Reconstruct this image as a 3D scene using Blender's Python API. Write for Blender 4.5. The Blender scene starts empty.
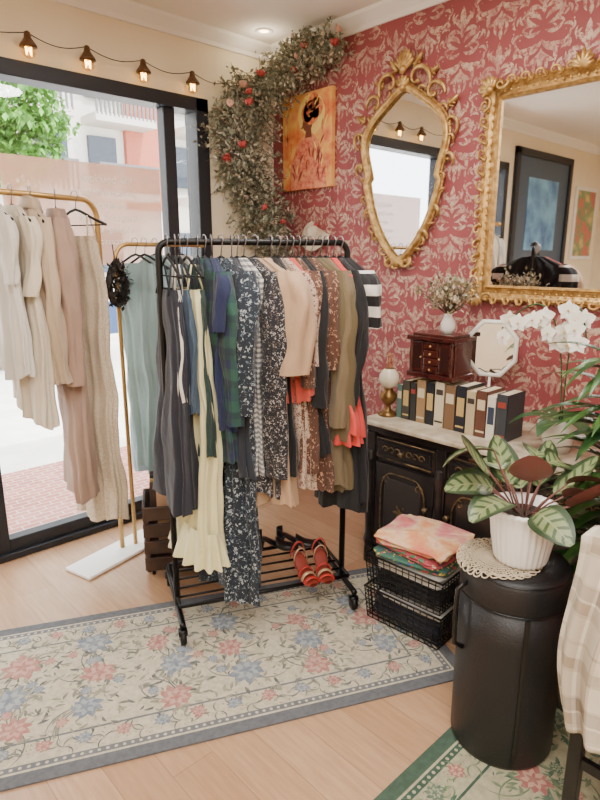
import bpy, math, random
from mathutils import Vector, Matrix, noise
S=bpy.context.scene; COL=S.collection
rnd=random.Random(11)
pi=math.pi; sin=math.sin; cos=math.cos
# ------------------------------------------------------------ mesh builder
class B:
    def __init__(s): s.v=[];s.f=[];s.m=[];s.uv=[]
    def add(s,vs,fs,mi=0,uvs=None):
        o=len(s.v); s.v+=[tuple(v) for v in vs]
        s.uv+= list(uvs) if uvs else [(0,0)]*len(vs)
        for f in fs: s.f.append([i+o for i in f]); s.m.append(mi)
        return s
    def box(s,c,sz,mi=0,rot=None):
        hx,hy,hz=sz[0]/2,sz[1]/2,sz[2]/2
        vs=[Vector((x*hx,y*hy,z*hz)) for x in(-1,1) for y in(-1,1) for z in(-1,1)]
        if rot: vs=[rot@v for v in vs]
        vs=[v+Vector(c) for v in vs]
        return s.add(vs,[(0,1,3,2),(4,6,7,5),(0,4,5,1),(2,3,7,6),(0,2,6,4),(1,5,7,3)],mi)
    def grid(s,fn,nu,nv,wu=False,wv=False,mi=0):
        vs=[];uv=[]
        for j in range(nv+(0 if wv else 1)):
            for i in range(nu+(0 if wu else 1)):
                vs.append(fn(i/nu,j/nv)); uv.append((i/nu,j/nv))
        W=nu+(0 if wu else 1); Hh=nv+(0 if wv else 1); fs=[]
        for j in range(nv):
            for i in range(nu):
                i2=(i+1)%W; j2=(j+1)%Hh
                fs.append((j*W+i,j*W+i2,j2*W+i2,j2*W+i))
        return s.add(vs,fs,mi,uv)
    def lathe(s,prof,seg=24,c=(0,0,0),mi=0,ribs=0,ra=0,cap=True):
        vs=[];fs=[]
        for (r,z) in prof:
            for i in range(seg):
                a=2*pi*i/seg; rr=r*(1+(ra*cos(ribs*a) if ribs else 0))
                vs.append((c[0]+rr*cos(a),c[1]+rr*sin(a),c[2]+z))
        for j in range(len(prof)-1):
            for i in range(seg):
                k=(i+1)%seg; fs.append((j*seg+i,j*seg+k,(j+1)*seg+k,(j+1)*seg+i))
        if cap:
            fs.append(tuple(range(seg-1,-1,-1))); n=(len(prof)-1)*seg; fs.append(tuple(range(n,n+seg)))
        return s.add(vs,fs,mi)
    def tube(s,pts,r,seg=8,mi=0,closed=False,flat=1.0):
        pts=[Vector(p) for p in pts]; n=len(pts)
        rs=r if isinstance(r,(list,tuple)) else [r]*n
        vs=[];fs=[]; prev=None
        for i,p in enumerate(pts):
            if closed: t=pts[(i+1)%n]-pts[i-1]
            else: t=pts[min(i+1,n-1)]-pts[max(i-1,0)]
            if t.length<1e-9: t=Vector((0,0,1))
            t.normalize()
            if prev is None:
                a=Vector((0,0,1)) if abs(t.z)<.9 else Vector((0,1,0))
            else: a=prev
            x=(a-t*a.dot(t)); 
            if x.length<1e-6: x=t.orthogonal()
            x.normalize(); y=t.cross(x); prev=x
            for k in range(seg):
                q=2*pi*k/seg; vs.append(p+x*cos(q)*rs[i]+y*sin(q)*rs[i]*flat)
        for i in range(n if closed else n-1):
            j=(i+1)%n
            for k in range(seg):
                l=(k+1)%seg; fs.append((i*seg+k,i*seg+l,j*seg+l,j*seg+k))
        if not closed:
            fs.append(tuple(range(seg-1,-1,-1))); o=(n-1)*seg; fs.append(tuple(range(o,o+seg)))
        return s.add(vs,fs,mi)
    def ell(s,c,r,rot=None,nu=10,nv=6,mi=0):
        c=Vector(c)
        def fn(u,v):
            a=2*pi*u; b=-pi/2+pi*(v*.98+.01)
            p=Vector((r[0]*cos(b)*cos(a),r[1]*cos(b)*sin(a),r[2]*sin(b)))
            if rot: p=rot@p
            return c+p
        return s.grid(fn,nu,nv,True,False,mi)
    def leaf(s,base,d,up,L,W,bend=0.0,n=5,mi=0,fold=.15,shape=1.0,tip=1.0):
        d=Vector(d).normalized(); up=Vector(up); side=d.cross(up)
        if side.length<1e-4: side=d.orthogonal()
        side.normalize(); up=side.cross(d).normalized(); p=Vector(base)
        vs=[];uv=[];fs=[]
        for i in range(n+1):
            t=i/n; w=W/2*(sin(pi*min(1,t**shape*.94+.04)))**tip
            vs+=[p+side*w+up*fold*w,p,p-side*w+up*fold*w]; uv+=[(0,t),(.5,t),(1,t)]
            q=Matrix.Rotation(bend/n,3,side); d=q@d; up=q@up; p=p+d*(L/n)
        for i in range(n):
            o=i*3; fs+=[(o,o+1,o+4,o+3),(o+1,o+2,o+5,o+4)]
        return s.add(vs,fs,mi,uv)
    def leaf2(s,x,y,ang,L,W,curl=0,z=0,mi=0,n=6,sx=1,map=None):
        d=ang; vs=[];fs=[]; px,py=x,y
        for i in range(n+1):
            t=i/n; w=W/2*sin(pi*min(1,t*.93+.05))
            nx,ny=cos(d),-sin(d)
            vs+=[(px+nx*w,py+ny*w),(px-nx*w,py-ny*w)]
            px+=sin(d)*L/n; py+=cos(d)*L/n; d+=curl/n
        vs=[(a*sx,b) for a,b in vs]
        vs=[map(a,b,z) if map else (a,b,z) for a,b in vs]
        for i in range(n): fs.append((2*i,2*i+1,2*i+3,2*i+2) if sx<0 else (2*i,2*i+2,2*i+3,2*i+1))
        return s.add(vs,fs,mi)
    def disc2(s,x,y,r,z=0,mi=0,n=10,map=None):
        vs=[(x+r*cos(2*pi*i/n),y+r*sin(2*pi*i/n)) for i in range(n)]
        vs=[map(a,b,z) if map else (a,b,z) for a,b in vs]
        return s.add(vs,[tuple(range(n))],mi)
def obj(name,b,mats,parent=None,loc=(0,0,0),rot=(0,0,0),smooth=True,bevel=0,solid=0,sub=0,label=None,cat=None,kind=None,group=None):
    me=bpy.data.meshes.new(name); me.from_pydata(b.v,[],b.f)
    if not isinstance(mats,(list,tuple)): mats=[mats]
    for m in mats: me.materials.append(m)
    for p,mi in zip(me.polygons,b.m): p.material_index=min(mi,len(mats)-1); p.use_smooth=smooth
    if any(u!=(0,0) for u in b.uv):
        ul=me.uv_layers.new(name='UVMap')
        for l in me.loops: ul.data[l.index].uv=b.uv[l.vertex_index]
    me.update()
    o=bpy.data.objects.new(name,me); COL.objects.link(o)
    o.location=loc; o.rotation_euler=rot
    if parent: o.parent=parent
    if bevel:
        m=o.modifiers.new('bevel','BEVEL'); m.width=bevel; m.segments=2; m.limit_method='ANGLE'; m.angle_limit=.7
    if solid:
        m=o.modifiers.new('solid','SOLIDIFY'); m.thickness=solid; m.offset=0
    if sub:
        m=o.modifiers.new('sub','SUBSURF'); m.levels=sub; m.render_levels=sub
    if label: o['label']=label
    if cat: o['category']=cat
    if kind: o['kind']=kind
    if group: o['group']=group
    return o
def thing(name,label,cat,loc=(0,0,0),rot=(0,0,0),group=None,scale=1):
    o=bpy.data.objects.new(name,None); o.empty_display_size=.05; COL.objects.link(o)
    o.location=loc; o.rotation_euler=rot; o['label']=label; o['category']=cat; o.scale=(scale,)*3
    if group: o['group']=group
    return o
# ------------------------------------------------------------ materials
def lin(c): return tuple((x/255/12.92 if x/255<=.04045 else ((x/255+.055)/1.055)**2.4) for x in c)+(1,)
class N:
    def __init__(s,name):
        s.m=bpy.data.materials.new(name); s.m.use_nodes=True; s.nt=s.m.node_tree; s.p=s.nt.nodes['Principled BSDF']
        s.tc=s.nt.nodes.new('ShaderNodeTexCoord')
    def n(s,t,**k):
        x=s.nt.nodes.new(t)
        for a,v in k.items(): setattr(x,a,v)
        return x
    def l(s,a,b): s.nt.links.new(a,b)
    def math(s,op,a,b=None,c=None):
        x=s.n('ShaderNodeMath',operation=op)
        for i,v in enumerate((a,b,c)):
            if v is None: continue
            if isinstance(v,(int,float)): x.inputs[i].default_value=v
            else: s.l(v,x.inputs[i])
        return x.outputs[0]
    def mix(s,fac,a,b):
        x=s.n('ShaderNodeMix',data_type='RGBA')
        if isinstance(fac,(int,float)): x.inputs[0].default_value=fac
        else: s.l(fac,x.inputs[0])
        for i,v in ((6,a),(7,b)):
            if isinstance(v,tuple): x.inputs[i].default_value=v
            else: s.l(v,x.inputs[i])
        return x.outputs[2]
    def coord(s,scale=(1,1,1),kind='Object'):
        mp=s.n('ShaderNodeMapping'); mp.inputs['Scale'].default_value=scale; s.l(s.tc.outputs[kind],mp.inputs[0]); return mp.outputs[0]
    def noise(s,scale,detail=3,co=None,rough=.5):
        x=s.n('ShaderNodeTexNoise'); x.inputs['Scale'].default_value=scale; x.inputs['Detail'].default_value=detail; x.inputs['Roughness'].default_value=rough
        s.l(co if co is not None else s.tc.outputs['Object'],x.inputs['Vector']); return x.outputs['Fac']
    def vor(s,scale,co=None,feature='F1'):
        x=s.n('ShaderNodeTexVoronoi',feature=feature); x.inputs['Scale'].default_value=scale
        s.l(co if co is not None else s.tc.outputs['Object'],x.inputs['Vector']); return x
    def ramp(s,fac,stops,interp='LINEAR'):
        x=s.n('ShaderNodeValToRGB'); cr=x.color_ramp; cr.interpolation=interp
        while len(cr.elements)<len(stops): cr.elements.new(.5)
        for e,(p,c) in zip(cr.elements,stops):
            e.position=p; e.color=c if isinstance(c,tuple) else (c,c,c,1)
        s.l(fac,x.inputs[0]); return x.outputs[0]
    def bump(s,h,st=.3,dist=.01):
        x=s.n('ShaderNodeBump'); x.inputs['Strength'].default_value=st; x.inputs['Distance'].default_value=dist
        s.l(h,x.inputs['Height']); s.l(x.outputs[0],s.p.inputs['Normal'])
    def col(s,c):
        if isinstance(c,tuple): s.p.inputs['Base Color'].default_value=c
        else: s.l(c,s.p.inputs['Base Color'])
    def set(s,**k):
        for a,v in k.items(): s.p.inputs[a.replace('_',' ')].default_value=v
        return s
def simple(name,c,rough=.5,metal=0,var=None,vs=8,bump=0,bs=60,bd=.004,**k):
    x=N(name); c=lin(c)
    if var: x.col(x.mix(x.ramp(x.noise(vs,4),[(.35,0.),(.65,1.)]),c,lin(var)))
    else: x.col(c)
    x.set(Roughness=rough,Metallic=metal)
    if bump: x.bump(x.noise(bs,4),bump,bd)
    if k: x.set(**k)
    return x.m
def cloth(name,c,var=None,pat=None,cols=(),scale=30,sheen=.15):
    x=N(name); base=lin(c)
    v=lin(var) if var else tuple(a*.78 for a in base[:3])+(1,)
    co=x.coord((1,1,.25))
    cc=x.mix(x.ramp(x.noise(9,3,co),[(.3,0.),(.7,1.)]),base,v)
    if pat=='floral':
        nz=x.n('ShaderNodeTexNoise'); nz.inputs['Scale'].default_value=scale*1.3
        x.l(x.tc.outputs['Object'],nz.inputs['Vector'])
        ad=x.n('ShaderNodeMixRGB',blend_type='ADD'); ad.inputs[0].default_value=.035
        x.l(x.tc.outputs['Object'],ad.inputs[1]); x.l(nz.outputs['Color'],ad.inputs[2])
        for i,cl in enumerate(cols):
            vo=x.vor(scale*(1+.35*i),ad.outputs[0])
            mask=x.math('LESS_THAN',vo.outputs['Distance'],.36-.05*i)
            sep=x.n('ShaderNodeSeparateColor'); x.l(vo.outputs['Color'],sep.inputs[0])
            m2=x.math('GREATER_THAN',sep.outputs[i%3],.35)
            cc=x.mix(x.math('MULTIPLY',mask,m2),cc,lin(cl))
    if pat=='plaid':
        sp=x.n('ShaderNodeSeparateXYZ'); x.l(x.tc.outputs['Object'],sp.inputs[0])
        h=x.math('ADD',sp.outputs[0],sp.outputs[1])
        for i,cl in enumerate(cols):
            a=x.math('GREATER_THAN',x.math('SINE',x.math('MULTIPLY_ADD',h,scale*(1+i*.0),i*1.7)),.35+.4*(i>1))
            b=x.math('GREATER_THAN',x.math('SINE',x.math('MULTIPLY_ADD',sp.outputs[2],scale,i*1.7)),.35+.4*(i>1))
            cc=x.mix(x.math('MULTIPLY',x.math('ADD',a,b),.45),cc,lin(cl))
    if pat=='stripe':
        sp=x.n('ShaderNodeSeparateXYZ'); x.l(x.tc.outputs['Object'],sp.inputs[0])
        a=x.math('GREATER_THAN',x.math('SINE',x.math('MULTIPLY',sp.outputs[2],scale)),.0)
        cc=x.mix(a,cc,lin(cols[0]))
    if pat=='lace':
        vo=x.vor(scale); cc=x.mix(x.math('GREATER_THAN',vo.outputs['Distance'],.45),cc,lin(cols[0]))
    x.col(cc); x.set(Roughness=.85)
    x.p.inputs['Sheen Weight'].default_value=sheen
    hh=x.math('ADD',x.noise(12,4,x.coord((1,1,.45)),.55),x.math('MULTIPLY',x.noise(350,1),.06))
    x.bump(hh,.6,.02)
    return x.m
gold=N('antique_gold'); gold.col(gold.mix(gold.ramp(gold.noise(35,4),[(.35,0.),(.7,1.)]),lin((216,180,114)),lin((156,114,60)))); gold.set(Metallic=.6,Roughness=.38); gold.bump(gold.noise(90,4),.35,.004); GOLD=gold.m
BRASS=simple('brushed_brass',(204,166,102),.35,.7)
BLACKM=simple('black_powder_coat',(14,14,15),.4,.3)
MIRR=simple('mirror_glass',(240,242,244),.02,1.0)
WHITE=simple('white_ceramic',(240,238,232),.28)
CREAM=simple('cream_paint',(240,228,200),.8,var=(235,220,190),vs=3,bump=.1,bs=120)
CEIL=simple('ceiling_paint',(244,240,230),.85)
TRIM=simple('white_trim',(244,241,234),.6)
FRAME=simple('dark_aluminium_frame',(40,43,50),.45,.3)
w=N('red_wallpaper'); w.col(w.mix(w.ramp(w.noise(5,5),[(.35,0.),(.7,1.)]),lin((158,77,80)),lin((143,67,70)))); w.set(Roughness=.6); w.bump(w.noise(200,3),.1,.002); WPR=w.m
w=N('damask_motif'); nn=w.noise(44,5,None,.75)
w.col(w.mix(w.ramp(nn,[(.41,0.),(.54,1.)]),lin((160,84,84)),w.mix(w.ramp(w.noise(12,3),[(.4,0.),(.6,1.)]),lin((206,180,158)),lin((184,144,130))))); w.set(Roughness=.5,Metallic=.1); WPM=w.m
# floor
w=N('oak_planks')
mp=w.n('ShaderNodeMapping'); mp.inputs['Rotation'].default_value=(0,0,pi/2); w.l(w.tc.outputs['Object'],mp.inputs[0])
br=w.n('ShaderNodeTexBrick'); br.offset=.37; w.l(mp.outputs[0],br.inputs['Vector'])
br.inputs['Color1'].default_value=(0,0,0,1); br.inputs['Color2'].default_value=(1,1,1,1); br.inputs['Mortar'].default_value=(.5,.5,.5,1)
br.inputs['Scale'].default_value=1; br.inputs['Mortar Size'].default_value=.0012; br.inputs['Brick Width'].default_value=1.3; br.inputs['Row Height'].default_value=.14; br.inputs['Bias'].default_value=0
mp2=w.n('ShaderNodeMapping'); mp2.inputs['Scale'].default_value=(22,1.6,1); w.l(w.tc.outputs['Object'],mp2.inputs[0])
g=w.noise(3,6,mp2.outputs[0],.65)
sp=w.n('ShaderNodeSeparateColor'); w.l(br.outputs['Color'],sp.inputs[0])
c=w.mix(sp.outputs[0],lin((194,158,124)),lin((176,138,104)))
c=w.mix(w.math('MULTIPLY',w.ramp(g,[(.35,0.),(.7,1.)]),.55),c,lin((146,106,76)))
c=w.mix(w.math('MULTIPLY',br.outputs['Fac'],.6),c,lin((110,78,54)))
w.col(c); w.set(Roughness=.32); w.bump(w.math('ADD',w.math('MULTIPLY',br.outputs['Fac'],-1.),w.math('MULTIPLY',g,.15)),.2,.002); FLOOR=w.m
def glassmat(name,tint=(1,1,1,1),g=.06):
    m=bpy.data.materials.new(name); m.use_nodes=True; nt=m.node_tree; nt.nodes.clear()
    o=nt.nodes.new('ShaderNodeOutputMaterial'); t=nt.nodes.new('ShaderNodeBsdfTransparent'); t.inputs[0].default_value=tint
    gl=nt.nodes.new('ShaderNodeBsdfGlossy'); gl.inputs['Roughness'].default_value=.02
    mx=nt.nodes.new('ShaderNodeMixShader'); mx.inputs[0].default_value=g
    nt.links.new(t.outputs[0],mx.inputs[1]); nt.links.new(gl.outputs[0],mx.inputs[2]); nt.links.new(mx.outputs[0],o.inputs[0]); return m
GLASS=glassmat('window_glass',(.98,.99,.99,1),.05)
BGLASS=glassmat('bulb_glass',(1,.9,.72,1),.12)
def emis(name,c,st):
    x=N(name); x.col(lin(c)); x.p.inputs['Emission Color'].default_value=lin(c); x.p.inputs['Emission Strength'].default_value=st; return x.m

# ------------------------------------------------------------ room shell
XW=2.57; YW=3.0; ZC=2.7; XL=-2.6; YB=-2.4
obj('floor',B().box(((XW+XL)/2,(YW+YB)/2,-.05),(XW-XL+.3,YW-YB+.3,.1)),FLOOR,kind='structure',smooth=False)
obj('ceiling',B().box(((XW+XL)/2,(YW+YB)/2,ZC+.05),(XW-XL+.3,YW-YB+.3,.1)),CEIL,kind='structure',smooth=False)
b=B(); b.box((XW+.06,(YW+YB)/2,ZC/2),(.12,YW-YB+.2,ZC))
def motif(b,cy,cz,sc,mi=1):
    mpf=lambda a,c,z:(XW-.0008-z,cy-a*sc,cz+c*sc)
    D=pi/180
    for sx in (1,-1):
        for (x,y,a,L,W,cu) in [(0,.28,0,.26,.08,0),(.015,.26,22,.22,.06,45),(.03,.22,55,.21,.05,75),(.0,.16,15,.16,.04,-60),
            (.03,.10,38,.30,.06,95),(.05,.04,80,.32,.055,-85),(.12,.05,60,.18,.035,110),(.03,-.02,118,.28,.05,-105),
            (.20,.13,20,.15,.04,-80),(.26,-.02,70,.16,.035,120),(0,-.12,150,.28,.06,-75),(.02,-.16,102,.34,.055,105),(.14,-.17,125,.17,.04,-80),
            (0,-.22,178,.24,.07,0),(.02,-.26,150,.22,.05,-60),(.03,-.32,135,.22,.04,95),(.24,-.28,40,.15,.035,120),(.22,.30,-20,.13,.035,100),(.18,-.40,200,.12,.035,-90),(.0,-.44,170,.12,.04,30),
            (.30,.20,170,.14,.03,90),(.34,.10,10,.12,.03,-90),(.10,.36,60,.16,.03,-110),(.33,-.16,160,.13,.03,100),(.08,.46,120,.14,.03,80),(.28,.38,-60,.14,.03,80),
            (.16,-.05,20,.10,.025,-120),(.10,.18,70,.12,.025,-120),(.22,-.22,100,.12,.025,-120),(.38,.0,150,.12,.025,110),(.36,.30,120,.10,.025,90)]:
            b.leaf2(x,y,a*D,L,W*1.12,cu*D,0.0002*(rnd.random()*3),mi,6,sx,mpf)
        for i in range(5): b.disc2(sx*(.32+.03*i*(-1)**i),-.16+.09*i,.012,0.0004,mi,6,mpf)
col=0; y=-.6
while y<3.0:
    z=.5+(.19 if col%2 else 0)
    while z<2.62:
        motif(b,min(y,2.85),z,.335)
        z+=.38
    y+=.19; col+=1
obj('wall_right',b,[WPR,WPM],kind='structure',smooth=False)
WX0=-.35; WX1=2.07; WZ=2.34
b=B(); b.box(((XL+WX0)/2,YW+.1,ZC/2),(WX0-XL,.2,ZC)); obj('wall_left',b,CREAM,kind='structure',smooth=False)
b=B(); b.box(((WX1+XW+.1)/2,YW+.1,ZC/2),(XW+.1-WX1,.2,ZC)); b.box(((WX0+WX1)/2,YW+.1,(WZ+ZC)/2),(WX1-WX0,.2,ZC-WZ)); obj('wall_window_side',b,CREAM,kind='structure',smooth=False)
obj('wall_back',B().box(((XW+XL)/2,YB-.05,ZC/2),(XW-XL+.3,.1,ZC)),CREAM,kind='structure',smooth=False)
obj('wall_far',B().box((XL-.05,(YW+YB)/2,ZC/2),(.1,YW-YB+.3,ZC)),CREAM,kind='structure',smooth=False)
def cornice(name,p0,p1,nrm):
    b=B(); pr=[(0,0),(.012,0),(.02,.02),(.045,.045),(.06,.06),(.065,.075),(0,.075)]
    n=Vector(nrm); p0=Vector(p0); p1=Vector(p1); vs=[]
    for p in (p0,p1):
        for (a,h) in pr: vs.append(p+n*a+Vector((0,0,h-.075)))
    k=len(pr); b.add(vs,[(i,(i+1)%k,k+(i+1)%k,k+i) for i in range(k)]); obj(name,b,TRIM,kind='structure',smooth=False)
cornice('trim_1',(XW,YB,ZC),(XW,YW,ZC),(-1,0,0)); cornice('trim_2',(XL,YW,ZC),(XW,YW,ZC),(0,-1,0))
obj('trim_3',B().box((.9,1.15,ZC-.02),(1.9,2.9,.04)),CEIL,kind='structure',smooth=False,bevel=.01)
b=B()
def fr(x0,x1,z0,z1,y0=YW-.03,y1=YW+.09): b.box(((x0+x1)/2,(y0+y1)/2,(z0+z1)/2),(x1-x0,y1-y0,z1-z0))
fr(WX0,WX1,WZ-.07,WZ); fr(WX1-.08,WX1,0,WZ); fr(WX0,WX0+.07,0,WZ); fr(WX0,WX1,0,.035)
fr(1.80,1.87,.03,WZ-.07,YW,YW+.07); fr(.70,.79,.03,WZ-.07,YW,YW+.07); fr(WX0+.07,.7,.03,.11,YW,YW+.07); fr(.79,1.8,.03,.10,YW,YW+.07); fr(1.87,2.0,.03,.10,YW,YW+.07)
obj('window_1',b,FRAME,kind='structure',smooth=False,bevel=.004)
obj('window_2',B().box((.82,YW+.035,1.15),(2.3,.006,2.3)),GLASS,kind='structure',smooth=False)
# ------------------------------------------------------------ outside
PAVE=simple('sunlit_paving',(238,233,226),.8,var=(222,216,208),vs=3)
obj('ground',B().box((4,16,-.15),(60,26,.2)),PAVE,kind='structure',smooth=False)
x=N('red_brick_paving'); br=x.n('ShaderNodeTexBrick'); x.l(x.tc.outputs['Object'],br.inputs['Vector']); br.inputs['Scale'].default_value=5
br.inputs['Color1'].default_value=lin((186,118,104)); br.inputs['Color2'].default_value=lin((166,100,90)); br.inputs['Mortar'].default_value=lin((198,182,172)); x.col(br.outputs[0]); x.set(Roughness=.8)
obj('trim_4',B().box((2,3.75,-.03),(12,1.1,.05)),x.m,kind='structure',smooth=False)
FAC=simple('cream_render',(218,212,202),.8); BRK=simple('terracotta_render',(178,100,78),.8); WIN=simple('dark_window',(58,68,80),.15); RAIL=simple('balcony_rail',(96,94,94),.5); SLAB=simple('balcony_slab',(190,182,172),.7)
bl=thing('apartment_building','pale rendered apartment building with balconies across the street','building',(8,18,0))
b=B(); b.box((0,3,6),(34,6,12)); obj('facade',b,[FAC],bl,smooth=False)
for xx in (2.0,-4.4,7.5): obj('terracotta_panel',B().box((xx,-.08,5.1),(1.3,.2,4.4)),BRK,bl,smooth=False)
for xx in (-9,-6.6,-2.6,-.9,.6,3.3,4.6,6.0):
    for zz in (1.6,4.3,6.6):
        obj('building_window',B().box((xx,-.05,zz),(.85,.2,1.25)),WIN,bl,smooth=False)
for xx in (-7.6,-1.6,1.0,4.0,9.5):
    for zz in (3.2,5.3,7.4):
        wd_=2.1 if xx!=1.0 else 1.9
        bc_=obj('balcony',B().box((xx,-.5,zz),(wd_,1.0,.22)),SLAB,bl,smooth=False)
        b=B(); b.box((xx,-.98,zz+.85),(wd_,.06,.08)); b.box((xx,-.98,zz+.5),(wd_,.04,.05))
        for q in range(15): b.box((xx-wd_/2+.05+q*(wd_-.1)/14,-.98,zz+.45),(.05,.05,.8))
        obj('railing',b,RAIL,bc_,smooth=False)
tr=thing('street_tree','leafy bright green street tree on the pavement','tree',(4.1,12.5,-.05))
obj('trunk',B().tube([(0,0,0),(.05,0,1.5),(0,.1,2.6),(.1,.1,3.4)],[.12,.10,.09,.06],8),simple('bark',(96,80,62),.9),tr)
b=B()
for i in range(4200):
    a=rnd.random()*2*pi; r=rnd.random()**.4; e=rnd.uniform(-1,1)
    p=Vector((1.25*r*cos(a)*math.sqrt(1-e*e),1.0*r*sin(a)*math.sqrt(1-e*e),4.0+1.1*e*r))+noise.noise_vector(Vector((cos(a)*2,sin(a)*2,e*2)))*.4
    b.leaf(p,(rnd.uniform(-1,1),rnd.uniform(-1,1),rnd.uniform(-1,.5)),(0,0,1),.16,.10,-.5,2)
obj('foliage',b,simple('tree_leaves',(100,154,52),.6,var=(60,112,38),vs=6),tr)
car=thing('parked_car','blue-grey hatchback car parked at the kerb','car',(2.1,9.2,-.05))
pts=[(-2,.35),(-2.05,.75),(-1.5,.92),(-.9,1.38),(.7,1.42),(1.4,.98),(2.0,.85),(2.1,.4)]
b=B(); k=len(pts); vs=[(p[0],-.85,p[1]) for p in pts]+[(p[0],.85,p[1]) for p in pts]
b.add(vs,[tuple(range(k-1,-1,-1)),tuple(range(k,2*k))]+[(i,(i+1)%k,k+(i+1)%k,k+i) for i in range(k)])
obj('car_body',b,simple('car_paint',(50,72,110),.2,.4),car,smooth=False,bevel=.06)
b=B(); b.add([(-1.25,-.87,.95),(1.25,-.87,.97),(.65,-.87,1.34),(-.85,-.87,1.3)],[(0,1,2,3)]); obj('car_window',b,WIN,car,smooth=False)
for xx in (-1.3,1.35):
    for yy in (-.8,.8):
        b=B(); b.lathe([(.1,-.1),(.33,-.1),(.33,.1),(.1,.1)],20); obj('wheel',b,simple('tyre',(30,30,32),.8),car,(xx,yy,.33),(pi/2,0,0))
x=N('peach_window_vinyl'); x.col(lin((250,212,190))); x.set(Roughness=.5,Alpha=.62); VIN=x.m
wb=thing('window_decal','peach translucent window decal with reversed white lettering','sign',(1.36,YW+.025,1.70))
obj('decal_sheet',B().box((0,0,0),(.82,.002,.5)),VIN,wb,smooth=False)
def text(body,size,loc,rot,mat,parent,name='lettering',mirror=False,ext=.0005):
    cu=bpy.data.curves.new('t','FONT'); cu.body=body; cu.size=size; cu.align_x='CENTER'; cu.extrude=ext
    o=bpy.data.objects.new('tmp',cu); COL.objects.link(o); dg=bpy.context.evaluated_depsgraph_get(); me=bpy.data.meshes.new_from_object(o.evaluated_get(dg))
    bpy.data.objects.remove(o); me.materials.clear(); me.materials.append(mat)
    if mirror:
        for v in me.vertices: v.co.x*=-1
    q=bpy.data.objects.new(name,me); COL.objects.link(q); q.location=loc; q.rotation_euler=rot; q.parent=parent; return q
WLET=simple('white_vinyl',(255,252,246),.5); WLET.node_tree.nodes['Principled BSDF'].inputs['Transmission Weight'].default_value=0
for s_,z_,sz in (('the boutique',.16,.056),('pre-loved fashion',.095,.046),('for women',.035,.046),('designer & vintage',-.025,.046),('clothing, shoes',-.085,.046),('& accessories',-.145,.046)):
    text(s_,sz,(.10,-.003,z_),(pi/2,0,0),WLET,wb,mirror=True)
# ------------------------------------------------------------ lamps
dl=thing('recessed_downlight','small round recessed ceiling spotlight','ceiling light',(2.34,2.80,ZC))
obj('trim_ring',B().lathe([(.028,-.004),(.048,-.006),(.05,0),(.028,0)],24,cap=False),TRIM,dl)
obj('light_disc',B().lathe([(.028,-.002),(.002,-.003)],20),emis('warm_led',(255,226,170),12),dl)
sl=thing('string_lights','black cable of filament bulbs strung above the window','string lights',(0,0,0))
xs=[.72,1.10,1.37,1.66,1.95,2.22]
pts=[]
for i in range(len(xs)-1):
    for k in range(10):
        t=k/10; pts.append((xs[i]+(xs[i+1]-xs[i])*t,2.94,2.45-.03*sin(pi*t)))
pts.append((xs[-1],2.96,2.45)); obj('cable',B().tube(pts,.0022,6),BLACKM,sl)
BEM=emis('bulb_filament',(255,200,110),18); AMB=simple('bronze_socket',(104,76,50),.35,.5)
for xx in xs[1:-1]:
    zz=2.435; q=.80
    so=obj('lamp_socket',B().lathe([(r_*q,z_*q) for r_,z_ in ((.006,.025),(.016,.018),(.020,-.01),(.034,-.03),(.045,-.045),(.047,-.055))],18),AMB,sl,(xx,2.935,zz))
    obj('bulb',B().lathe([(r_*q,z_*q) for r_,z_ in ((.014,-.045),(.02,-.05),(.034,-.065),(.038,-.085),(.030,-.10),(.012,-.112),(.002,-.114))],16),BGLASS,so)
    obj('filament',B().tube([(-.010,0,-.045),(-.010,0,-.075),(0,0,-.05),(.010,0,-.075),(.010,0,-.045)],.0055,5),BEM,so)

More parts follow.
